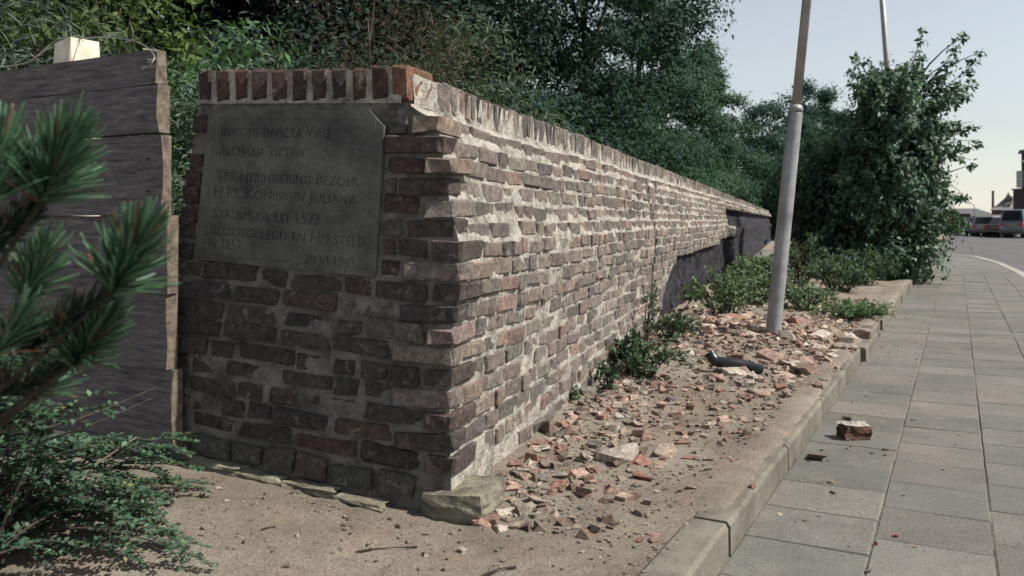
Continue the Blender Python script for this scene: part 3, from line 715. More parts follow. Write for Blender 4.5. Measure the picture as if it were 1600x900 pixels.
# sticks on the sand
for (x0, y0, x1, y1, r_), lb_ in zip(((556, 858, 652, 851, .0035), (745, 899, 806, 881, .005), (908, 826, 956, 803, .003), (408, 845, 430, 840, .003)),
                                     ('thin straight twig on the sand before the wall end', 'thick short twig on the bare sand', 'thin twig lying on the sand by the brick pieces', 'tiny twig stub on the sand near the low shrub')):
    a = gpx(x0, y0, 0); b_ = gpx(x1, y1, 0); m_ = (a+b_)/2
    for q in (a, b_, m_): q.z = gz(q.x, q.y)+r_*1.2
    m_ += Vector((.004, .01, .002)); mb = MB(); mb.tube(spline([a, m_, b_], 4), [r_*(.7+.3*math.sin(k)) for k in range(9)], 6); tag(mb.build('twig', M['darktwig']), lb_, 'twig')
# marker board in the bed
mp = gpx(1379, 431, .03); mbx = MB(); hgt = .62
q = mp; VV = []
for o_ in (-.02, .02):
    for (a, z) in ((-.09, -.05), (.09, -.05), (.09, hgt-.06), (-.09, hgt)): VV.append((q.x+a*.85-o_*.4, q.y+a*.5+o_*.85, q.z+z))
mbx.add(VV, [(3, 2, 1, 0), (4, 5, 6, 7), (0, 1, 5, 4), (1, 2, 6, 5), (2, 3, 7, 6), (3, 0, 4, 7)])
tag(mbx.build('marker_board', simple('grey_board', (.12, .12, .13), (.24, .235, .23), 9, .8, .4), bevel=.006), 'upright grey board with a slanted top in the weedy bed', 'board')

# ------------------------------------------------------------------ plants
def leaf_mesh(name, P, A, Nn, L, Wd, cols, mat, fold=.12):
    n_ = len(P); A = A/np.linalg.norm(A, axis=1, keepdims=True); S = np.cross(A, Nn); S /= np.linalg.norm(S, axis=1, keepdims=True)+1e-9; U = np.cross(S, A)
    L = L.reshape(-1, 1); Wd = Wd.reshape(-1, 1); mid = P+A*L*.45+U*Wd*fold
    V = np.empty((n_, 4, 3), dtype=np.float32); V[:, 0] = P; V[:, 1] = mid+S*Wd*.5; V[:, 2] = P+A*L-U*L*.08; V[:, 3] = mid-S*Wd*.5
    F = np.arange(n_*4).reshape(n_, 4)
    return mesh(name, V.reshape(-1, 3), F, mat, cols=np.repeat(cols, 4, 0))
def rnd_dirs(k): v = NR.normal(size=(k, 3)); return v/np.linalg.norm(v, axis=1, keepdims=True)
def leaf_cols(k, base, var=.25, accents=()):
    g = NR.uniform(1-var, 1+var, (k, 1)); c = np.array(base)*g*NR.uniform(.9, 1.1, (k, 3))
    for frac, col in accents:
        m = NR.random(k) < frac; c[m] = np.array(col)*g[m]
    return c
def foliage(name, clumps, per, leaf, aspect, base, mat, parent, droop=0.0, up=.5, accents=(), var=.25, flat=.7, narrow_dir=None):
    """leaves gathered round the clump points (centre, radius, outward direction)"""
    Ps = []; As = []; Ns = []; rmax = max(r for c, r, o in clumps)*.8
    for c, r, o in clumps:
        k = max(14, int(per*R.uniform(.6, 1.4)*min(1.6, (r/rmax)**1.2))); q = NR.normal(size=(k, 3))*np.array([r, r, r*flat])*.5; q = np.clip(q, -r*1.15, r*1.15)
        Ps.append(np.array(c)+q); nn = q/r*1.3+rnd_dirs(k)*.55+np.array([0, 0, up*.7])+np.array(o)*.35; Ns.append(nn)
        As.append(np.cross(nn, rnd_dirs(k))+np.array(o)*.35+np.array([0, 0, -droop*.8]))
    P = np.concatenate(Ps); A = np.concatenate(As); Nn = np.concatenate(Ns); k = len(P)
    L = leaf*NR.uniform(.65, 1.25, k); me = leaf_mesh(name, P, A, Nn, L, L*aspect*NR.uniform(.8, 1.2, k), leaf_cols(k, base, var, accents), mat)
    return put(name, me, parent)
def limbs(base, clumps, rad, parent, trunk_top, mat, every=3, name='trunk', crook=.1):
    mb = MB(); b = Vector(base); t = Vector(trunk_top); mid = b.lerp(t, .5)+Vector((R.uniform(-1, 1), R.uniform(-1, 1), 0))*crook*(t-b).length*.3
    tr = spline([b-Vector((0, 0, .1)), b.lerp(mid, .5), mid, t], 5); k = len(tr); mb.tube(tr, [rad*(1-.8*i/(k-1)) for i in range(k)], 8)
    tk = mb.build(name, mat, parent, True); mb = MB()
    for i, (c, r, o) in enumerate(clumps):
        if i % every: continue
        c = Vector(c); f = min(.95, max(.15, (c.z-b.z)/max(t.z-b.z, .1)*.75)); s_ = tr[int(f*(k-1))]
        m_ = s_.lerp(c, .55)+Vector((0, 0, .12*(c-s_).length)); mb.tube(spline([s_, m_, c], 3), [rad*.33, rad*.28, rad*.24, rad*.2, rad*.15, rad*.1, rad*.06], 5, False)
    if mb.V: mb.build('branches', mat, parent, True)
def tree(name, label, base, height, prof, nclump, per, leaf, aspect, base_col, mat=None, z0=.0, clump=.3, cat='tree', group=None, rad=.08, every=4, inner=.55, spikes=(), **kw):
    """prof(h in 0..1) gives the crown radius; clumps are spread through the volume, thicker towards the outside"""
    base = Vector(base); e = tag(empty(name, base), label, cat, group); cl = []
    for i in range(nclump):
        for _ in range(20):
            h = R.random()
            if R.random() < prof(h)/max(prof(x/10) for x in range(11))+.1: break
        a = R.uniform(0, 6.283); rr = prof(h)*(inner+(1-inner)*math.sqrt(R.random()))*R.uniform(.75, 1.12)
        if R.random() < .25: rr *= R.random()
        o = Vector((math.cos(a), math.sin(a), .25)); c = base+Vector((math.cos(a)*rr, math.sin(a)*rr, z0+h*(height-z0)+.06*height*mn.noise((a*2, h*6, base.x))))
        cl.append((c, clump*R.uniform(.6, 1.3), o))
    for tip, m in spikes:                                                   # long shoots that stand out of the crown
        s_ = base+Vector((0, 0, height*.62)); tip = Vector(tip)
        for k in range(m): q = s_.lerp(tip, .45+.55*k/(m-1)); cl.append((q+Vector((0, 0, .1*math.sin(k))), clump*(.58-.40*k/(m-1)), (tip-s_).normalized()))
    foliage('crown', cl, per, leaf, aspect, base_col, mat or M['leaf'], e, **kw)
    limbs(base, cl, rad, e, base+Vector((0, 0, height*.8)), M['bark'], every)
    if spikes:
        mb = MB()
        for tip, m in spikes: s_ = base+Vector((0, 0, height*.62)); tip = Vector(tip); mb.tube(spline([s_, s_.lerp(tip, .5)+Vector((0, 0, .12)), tip], 4), [.016-.0016*i for i in range(9)], 5, False)
        mb.build('shoots', M['bark'], e, True)
    return e
ell = lambda r, p=.5: (lambda h: r*max(.05, math.sin(math.pi*min(1, max(0, h*.92+.06))))**p)
cone = lambda r: (lambda h: r*(1-h*.88)**.8 if h > .12 else r*(.55+h*3))
def at(x, Y, z=0): return Vector(((x-HX)/FPX*Y, Y, z))
GT = 'trees and shrubs growing behind the brick wall'
DK = (.02, .04, .033); MID = (.034, .066, .043); TEAL = (.03, .062, .05); SIL = (.075, .10, .078); FRESH = (.055, .10, .04)
# dense dark background growth
for x, Y, h, r, c, lab in ((-40, 9.5, 6.5, 1.9, DK, 'dark broadleaf tree behind the far left boards of the fence'), (150, 9, 6.8, 1.9, (.03, .05, .022), 'olive green tree standing behind the white fence post'),
                           (390, 9.5, 7, 1.8, DK, 'very dark tree behind the plaque end of the wall'), (490, 13, 8.5, 2.3, (.02, .036, .026), 'deep green tree filling the gap behind the plaque and the reddish shrub'), (590, 10.5, 7.5, 1.9, DK, 'black-green tree behind the reddish shrub'),
                           (765, 11.5, 8, 1.9, (.016, .034, .028), 'tall blue-black conifer behind the wall corner'), (900, 13, 8, 2.0, (.02, .042, .033), 'tall dark tree between the conifer and the bright poplar')):
    tree('tree', lab, at(x, Y, -.05), h, ell(r, .4), 175, 400, .085, .5, c, z0=.3, clump=.55, flat=.55, group=GT, rad=.11, every=14, inner=.3, up=.8)
# the poplar with the slanting outline, and its fellows
tree('poplar_tree', 'tall bluish green poplar whose crown stands against the sky', at(1000, 24, -.05), 8.2, lambda h: 2.5*(1-h**2.2)**.75*min(1, .6+h*2), 215, 560, .08, .75, (.042, .080, .056), z0=.2, clump=.52, flat=.6, up=.8, group=GT, rad=.16, every=5, inner=.45)
tree('poplar_tree', 'shorter poplar leaning out right of the tall one', at(1105, 28, -.05), 6.7, lambda h: 1.45*(1-h**2)**.7+.05, 120, 480, .085, .75, (.042, .078, .055), z0=.2, clump=.46, flat=.6, up=.8, group=GT, rad=.12, every=5, inner=.45)
for x, Y, ty, r, lab in ((1190, 50, 138, 1.7, 'distant rounded dark tree right of the poplars'), (1228, 52, 148, 1.6, 'distant tree standing just behind the leaning lamp post'), (1262, 56, 108, .85, 'slim distant poplar to the right of the leaning lamp post'), (1293, 58, 128, .9, 'second slim distant poplar, beside the large bush'), (1325, 52, 165, 1.6, 'distant low tree half hidden by the large bush')):
    h = CAMZ+(HY-ty)/FPX*Y-.35
    tree('tree', lab, at(x, Y, -.2), h, (lambda r: lambda h_: r*(1-h_**3)**.6*min(1, .5+h_*1.6)+.05)(r), 75, 270, .15, .7, (.03, .062, .052), z0=.2, clump=.72, flat=.6, group='distant trees beyond the wall', rad=.15, every=5, inner=.4)
# shrubs right behind the wall
tree('shrub', 'feathery silver-leaved shrub above the left end of the fence', at(20, 5.2, 0), 2.35, ell(.75, .5), 70, 90, .12, .13, SIL, z0=.6, clump=.26, cat='shrub', group=GT, rad=.03, droop=.4, accents=((.3, (.02, .035, .028)),))
tree('shrub', 'yellow-green bush above the white fence post', at(165, 6.2, 0), 3.1, ell(.8, .5), 90, 90, .085, .4, (.075, .11, .035), z0=.7, clump=.3, cat='shrub', group=GT, rad=.03, droop=.3, accents=((.25, (.03, .05, .02)),))
tree('shrub', 'grey-green shrub filling the gap between fence and wall', at(262, 3.95, 0), 1.45, ell(.42, .4), 90, 85, .045, .28, (.075, .105, .08), z0=.05, clump=.16, cat='shrub', group=GT, rad=.015, every=5)
tree('shrub', 'fresh green shoots rising over the left end of the wall', at(345, 4.9, 0), 1.98, ell(.45, .5), 60, 80, .07, .3, (.06, .115, .06), z0=.4, clump=.2, cat='shrub', group=GT, rad=.02, every=4, accents=((.2, SIL),))
tree('shrub', 'bluish leafy shrub behind the middle of the wall end', at(440, 5.6, 0), 1.95, ell(.6, .45), 75, 85, .06, .32, (.04, .07, .055), z0=.3, clump=.24, cat='shrub', group=GT, rad=.02)
tree('shrub', 'half-dead reddish brown shrub with wiry twigs behind the wall', at(575, 5.6, 0), 2.75, ell(.72, .5), 110, 150, .045, .14, (.085, .055, .045), z0=.4, clump=.24, cat='shrub', group=GT, rad=.022, every=5, accents=((.4, (.035, .05, .035)),))
tree('shrub', 'silvery willow-leaved shrub behind the corner of the wall', at(712, 6.2, 0), 2.35, ell(.66, .5), 90, 110, .07, .16, (.085, .11, .08), z0=.4, clump=.25, cat='shrub', group=GT, rad=.03, droop=.3, accents=((.3, (.03, .045, .035)),))
for Y, h, r, c, lab in ((8.2, 2.1, .8, (.022, .045, .036), 'low dark bush over the coping next to the silvery shrub'), (10.5, 2.3, .95, (.018, .036, .030), 'very dark bush over the middle of the coping'), (13.5, 2.6, 1.1, (.032, .064, .046), 'mid green bush leaning over the coping'),
                        (17, 2.8, 1.2, (.04, .08, .052), 'bright green bush further along behind the coping'), (21, 3.1, 1.4, (.036, .072, .05), 'green bush past the middle of the long wall'), (26, 3.4, 1.5, (.034, .07, .05), 'leafy green bush towards the far end of the wall'), (32, 3.6, 1.5, (.03, .06, .046), 'dull green bush close to the far end of the wall'), (39, 3.8, 1.6, (.03, .06, .046), 'last dull bush beside the end of the wall')):
    x = 1240-1402/Y-(.9+r)*FPX/Y                                   # clear of the wall, on its far side
    tree('shrub', lab, at(x, Y, 0), h, ell(r, .4), 80, 290, .07, .5, c, z0=.3, clump=.34, flat=.6, cat='shrub', group=GT, rad=.03, every=9, up=.8)
for x, Y, h, lab in ((1175, 46, 4.6, 'round bush just past the end of the wall'), (1215, 45, 4.2, 'low bush filling the view where the wall ends'), (1262, 44, 4.4, 'dark bush behind the bed, right of the wall end')):
    tree('bush', lab, at(x, Y, -.1), h, ell(1.5, .4), 110, 110, .13, .55, (.028, .056, .044), z0=0, clump=.6, cat='bush', group='bushes beyond the wall end', rad=.05, every=9, up=.8)
# the tall bush at the end of the bed
bb = at(1388, 14.0, -.1)
tree('large_bush', 'tall leafy bush with jutting shoots overhanging the pavement beside the kerb end', bb, 3.35, lambda h: (.60+.28*h)*min(1, .74+h*1.3)*(1-h**3.2)**.6, 165, 120, .10, .5, (.046, .088, .06), M['gloss_leaf'], z0=.02, clump=.36, cat='bush', rad=.07, every=3, inner=.5, droop=.55,
     spikes=((px(1440, 58, 14), 9), (px(1506, 60, 13.8), 10), (px(1530, 92, 13.8), 9), (px(1336, 98, 14.2), 9), (px(1520, 190, 13.6), 6), (px(1390, 108, 14.3), 7), (px(1518, 250, 13.6), 5))+tuple((bb+Vector((math.cos(a_)*r_, math.sin(a_)*r_, z_)), 7) for a_, r_, z_ in [(R.uniform(-3.1, .4), R.uniform(.95, 1.3), R.uniform(.8, 3.5)) for _ in range(34)]), accents=((.3, (.085, .14, .085)),))
tree('bush', 'dark bush between the leaning lamp post and the tall leafy bush', at(1328, 14.8, 0), 2.3, ell(.78, .4), 170, 85, .11, .55, (.026, .052, .036), M['gloss_leaf'], z0=.0, clump=.36, cat='bush', rad=.05, every=4, droop=.4)
tree('bush', 'broad dark bush closing the view behind the lamp post', at(1302, 18, 0), 2.6, ell(.9, .4), 150, 85, .12, .55, (.026, .052, .036), z0=.0, clump=.42, cat='bush', rad=.05, every=4)

def weed(name, label, base, h, r, stems, per, leaf, aspect, col, cat='weed', group=None, lean=None, mat=None, accents=()):
    base = Vector(base); base.z = gz(base.x, base.y) if base.y < 13 else base.z; e = tag(empty(name, base), label, cat, group); mb = MB(); Ps = []; As = []; Ns = []
    for i in range(stems):
        a = R.uniform(0, 6.283); rr = r*math.sqrt(R.random()); tip = base+Vector((math.cos(a)*rr, math.sin(a)*rr, h*R.uniform(.45, 1)*(1-.45*(rr/r)**2)))
        if lean: tip += Vector(lean)*R.uniform(.3, 1)
        pts = spline([base+Vector((math.cos(a)*rr*.25, math.sin(a)*rr*.25, -.02)), base.lerp(tip, .55)+Vector((0, 0, .15*h)), tip], 4); mb.tube(pts, [.004*h+.0015]*len(pts), 4, False)
        m = int(per*R.uniform(.7, 1.3)); f = NR.random(m)**.6; 
        arr = np.array([list(p) for p in pts]); ix = f*(len(pts)-1.001); k = ix.astype(int); q = arr[k]+(arr[k+1]-arr[k])*(ix-k)[:, None]
        Ps.append(q+NR.normal(size=(m, 3))*leaf*.25); As.append(rnd_dirs(m)+np.array([0, 0, .15])); Ns.append(rnd_dirs(m)*.6+np.array([0, 0, .8]))
    P = np.concatenate(Ps); A = np.concatenate(As); Nn = np.concatenate(Ns); k = len(P); L = leaf*NR.uniform(.6, 1.25, k)
    mb.build('stems', M['darktwig'], e); put('leaves', leaf_mesh('leaves', P, A, Nn, L, L*aspect, leaf_cols(k, tuple(.8*c_+.2*sum(col)/3 for c_ in col), .35, tuple(accents)+((.12, (.11, .12, .07)),)), mat or M['leaf']), e); return e
def wp(s, o): p = B+d*s+n*o; return (p.x, p.y, 0)
GW = 'weeds along the foot of the wall'
weed('weed', 'bushy dark weed growing out from the wall foot in the rubble', gpx(1000, 590, .0), .27, .25, 46, 26, .042, .4, (.04, .08, .048), group=GW, lean=(.04, -.02, 0), accents=((.2, (.085, .13, .075)),))
weed('weed', 'small weed against the wall next to the half-buried grey block', gpx(955, 618, 0), .20, .09, 12, 18, .035, .45, (.04, .08, .045), group=GW)
weed('weed', 'tiny pale weed at the wall foot above the brick ends', gpx(890, 640, .0), .08, .08, 12, 12, .025, .5, (.07, .12, .06), group=GW)
weed('weed', 'sprawling low weed where the wall turns black', gpx(1055, 545, 0), .2, .24, 26, 20, .045, .4, (.045, .085, .05), group=GW)
tw = gpx(1005, 560, 0)
weed('weed', 'tall thin stalk standing against the lit wall side', (tw.x, tw.y, 0), .62, .07, 5, 26, .045, .3, (.05, .085, .055), group=GW, lean=(.10, .12, 0))
GB = 'weeds covering the bed before the blackened wall'
for x, y, h, r, st, lf, c, lab in ((1130, 498, .42, .42, 60, .06, (.06, .10, .055), 'leafy weed clump before the black stretch of wall'), (1180, 470, .5, .5, 70, .065, (.075, .12, .065), 'bright weed clump just left of the lamp post base'), (1195, 445, .55, .4, 50, .07, (.06, .10, .055), 'weed clump behind the lamp post against the black wall'),
                                   (1255, 478, .32, .4, 50, .06, (.06, .105, .06), 'low weed patch among pale stones right of the lamp post'), (1250, 440, .75, .45, 60, .065, (.05, .085, .06), 'knee-high grey-green weed behind the lamp post'), (1310, 450, .5, .5, 60, .075, (.045, .08, .055), 'spreading weed in the middle of the bed'),
                                   (1340, 492, .16, .42, 60, .05, (.06, .11, .055), 'flat creeping weed close to the kerb'), (1345, 440, .62, .55, 60, .08, (.035, .068, .05), 'dark spreading weed before the marker board'), (1300, 420, .9, .6, 60, .08, (.038, .07, .05), 'tall dark weed clump under the bushes'), (1265, 415, 1.0, .6, 60, .08, (.045, .08, .055), 'tall weed clump left of the grass tuft')):
    weed('weed', lab, gpx(x, y, .03), h*1.05, r, int(st*.8), 32, lf*.9, .42, tuple(q_*1.45 for q_ in c), group=GB, accents=((.15, (.10, .13, .07)),))
# grass tuft
gt = gpx(1292, 424, .03); ge = tag(empty('grass_tuft', gt), 'pale long-bladed grass tuft in front of the dark bushes', 'grass'); k = 60
P = np.array(gt)+NR.normal(size=(k, 3))*np.array([.06, .06, 0]); A = NR.normal(size=(k, 3))*np.array([.7, .5, .1])+np.array([0, 0, 1.1]); L = NR.uniform(.5, 1.0, k)
put('blades', leaf_mesh('blades', P, A, rnd_dirs(k), L, L*.035, leaf_cols(k, (.16, .19, .10), .25), M['leaf']), ge)

# ------------------------------------------------------------------ foreground: low shrub with herring-bone twigs
cs = Vector((-1.62, 2.02, .02)); ce = tag(empty('low_shrub', cs), 'low spreading shrub with rows of small glossy leaves before the fence', 'shrub')
mb = MB(); Ps = []; As = []; Ns = []; Ls = []
def herring(pts, r0, leaf=.021, sec=True):
    mb.tube(pts, [max(.0012, r0*(1-.8*i/(len(pts)-1))) for i in range(len(pts))], 5, False); arr = [Vector(p) for p in pts]; tot = sum((b-a).length for a, b in zip(arr, arr[1:])); m = int(tot/.0075); acc = 0
    for i in range(m):
        f = i/m*(len(arr)-1.001); k = int(f); p = arr[k].lerp(arr[k+1], f-k); t = (arr[k+1]-arr[k]).normalized()
        if i/m < .12 and R.random() < .7: continue
        up = Vector((0, 0, 1)); s_ = t.cross(up).normalized()*(1 if i % 2 else -1); a = s_*.8+t*.55+up*R.uniform(-.1, .75)+Vector((R.uniform(-.3, .3), R.uniform(-.3, .3), R.uniform(-.2, .2)))
        Ps.append(p); As.append(a); Ns.append(up+s_*R.uniform(-.6, .3)+Vector((R.uniform(-.4, .4), R.uniform(-.4, .4), 0))); Ls.append(leaf*R.uniform(.7, 1.2)*(1-.35*max(0, i/m-.8)*5*.6))
ends = [px(331, 786, 2.62), px(325, 771, 2.68), px(273, 826, 2.5), px(302, 872, 2.3), px(334, 893, 2.2), px(310, 692, 2.6), px(318, 735, 2.66), px(246, 848, 2.4), px(300, 712, 2.7), px(262, 745, 2.6), px(230, 700, 2.55), px(190, 690, 2.5), px(150, 700, 2.4), px(285, 760, 2.6), px(200, 790, 2.45), px(160, 840, 2.3), px(220, 880, 2.2), px(120, 880, 2.2), px(60, 700, 2.2), px(100, 660, 2.1), px(180, 650, 2.1), px(30, 640, 2.0)]
for i in range(54): ends.append(px(R.uniform(10, 300), R.uniform(690, 890), R.uniform(2.1, 2.6)))
for i in range(26): ends.append(px(R.uniform(-30, 170)*R.random()**.5, R.uniform(560, 700), R.uniform(1.8, 2.2)))
for e_ in ends:
    e_.z = max(e_.z, gz(e_.x, e_.y)+.015)
    b_ = cs+Vector((R.uniform(-.15, .35), R.uniform(-.15, .3), 0)); m_ = b_.lerp(e_, .5)+Vector((0, 0, .10+.25*max(0, e_.z-.1)))
    pts = spline([b_, m_, e_.lerp(m_, .35)+Vector((0, 0, .025)), e_], 6); herring(pts, .004)
    for q in range(2):
        k = R.randrange(8, len(pts)-3); dv = (pts[k+1]-pts[k]).normalized(); sd = dv.cross(Vector((0, 0, 1)))*R.choice((-1, 1)); e2 = pts[k]+(dv*.8+sd*.8)*R.uniform(.06, .13); e2.z = max(e2.z, gz(e2.x, e2.y)+.01); herring(spline([pts[k], (pts[k]+e2)/2+Vector((0, 0, .012)), e2], 4), .0018)
mb.build('twigs', M['darktwig'], ce)
P = np.array([list(p) for p in Ps]); A = np.array([list(p) for p in As]); Nn = np.array([list(p) for p in Ns]); L = np.array(Ls)
put('leaves', leaf_mesh('leaves', P, A, Nn, L, L*.62, leaf_cols(len(P), (.045, .092, .058), .35, ((.15, (.085, .15, .085)), (.02, (.14, .15, .05)))), M['gloss_leaf']), ce)
# bare stems of the shrub, and the pale dry stalk that leans in it
for a, b_, c, r_, mt, lab in (((75, 826, 2.3), (118, 752, 2.35), (213, 683, 2.45), .0045, 'twig', 'pale dry stalk leaning out of the low shrub'), ((-20, 690, 2.1), (120, 655, 2.2), (245, 605, 2.5), .004, 'darktwig', 'thin dark bare branch in front of the lowest fence board'), ((-20, 716, 2.1), (130, 668, 2.2), (238, 622, 2.5), .003, 'darktwig', 'second dark bare branch below the thin one on the boards')):
    mbt = MB(); mbt.tube(spline([px(*a), px(*b_), px(*c)], 6), [r_*(1-.05*i) for i in range(13)], 6); tag(mbt.build('bare_branch', M[mt], None, True), lab, 'branch')

# ------------------------------------------------------------------ foreground pine
pb = Vector((-1.15, 1.15, 0)); pine = tag(empty('pine_shrub', pb), 'young pine with thick needle tufts in front of the board fence', 'pine')
mbp = MB(); 
def needle_tuft(base, axis_, length, count, name='needle_tuft', w=.0034, back=.12, col=(.07, .145, .08), spread=1.0):
    base = Vector(base); ax = Vector(axis_).normalized(); a = ax.orthogonal().normalized(); b_ = ax.cross(a); V_ = []; F_ = []; C_ = []
    for i in range(count):
        t = R.random(); p = base+ax*(t*back); th = R.uniform(0, 6.283); op = (1.15-.95*t)*spread*R.uniform(.7, 1.15)
        dr = (ax*math.cos(op)+(a*math.cos(th)+b_*math.sin(th))*math.sin(op)).normalized(); dr = (dr+Vector((0, 0, .22))).normalized(); L_ = length*R.uniform(.75, 1.1)
        s_ = dr.orthogonal().normalized(); s_ = (Matrix.Rotation(R.uniform(0, 6.28), 3, dr) @ s_); u_ = dr.cross(s_); k = len(V_); mid = p+dr*L_*.55+Vector((0, 0, .03*L_)); wv = w*R.uniform(.8, 1.15)
        for c_, ww in ((p, .5), (mid, .5), (p+dr*L_*.96, .32)):
            for q in range(3): an = q*2.094; V_.append(c_+(s_*math.cos(an)+u_*math.sin(an))*wv*ww)
        V_.append(p+dr*L_); F_ += [(k+r*3+q, k+r*3+(q+1) % 3, k+r*3+3+(q+1) % 3, k+r*3+3+q) for r in range(2) for q in range(3)]+[(k+6+q, k+6+(q+1) % 3, k+9) for q in range(3)]
        g = R.uniform(.65, 1.35); cc = col if R.random() > .06 else (.16, .09, .045); C_ += [(cc[0]*g, cc[1]*g, cc[2]*g)]*10
    put(name, mesh(name, V_, F_, M['needle'], cols=np.array(C_)), pine)
T = [(px(62, 318, 1.05), px(95, 250, 1.03), .082, 280), (px(172, 462, 1.08), px(208, 395, 1.06), .078, 270), (px(112, 572, 1.15), px(150, 528, 1.12), .075, 230), (px(-20, 330, 1.0), px(-5, 260, 1.0), .08, 150), (px(35, 470, 1.12), px(60, 420, 1.12), .07, 120), (px(-10, 560, 1.1), px(20, 520, 1.1), .07, 110), (px(60, 620, 1.2), px(85, 590, 1.2), .06, 80)]
for b_, e_, L_, c_ in T: needle_tuft(b_, e_-b_, L_, c_, back=(e_-b_).length*1.0)
for b_, e_, rr in ((px(-60, 420, 1.1), px(62, 318, 1.05), .007), (px(20, 560, 1.15), px(172, 462, 1.08), .007), (px(-60, 640, 1.2), px(112, 572, 1.15), .007)):   # older, darker wood with thinner needles
    needle_tuft(b_, e_-b_, .055, 230, back=(e_-b_).length, col=(.025, .045, .03), spread=.9, w=.0026)
fork = Vector((-1.0, 1.22, .50))
mbp.tube(spline([pb-Vector((0, 0, .05)), Vector((-1.08, 1.15, .22)), fork, px(-90, 420, 1.1)], 5), [.016-.0008*i for i in range(16)], 8)
for b_ in (px(62, 318, 1.05), px(172, 462, 1.08), px(112, 572, 1.15), px(-20, 330, 1.0), px(35, 470, 1.12), px(-10, 560, 1.1), px(60, 620, 1.2)): mbp.tube(spline([fork, fork.lerp(b_, .5)+Vector((0, 0, -.03)), b_], 5), [.005-.0002*i for i in range(11)], 7)
for b_, e_, L_, c_ in T: mbp.tube([b_, e_], [.005, .003], 6)
mbp.build('stem', M['bark'], pine, True)

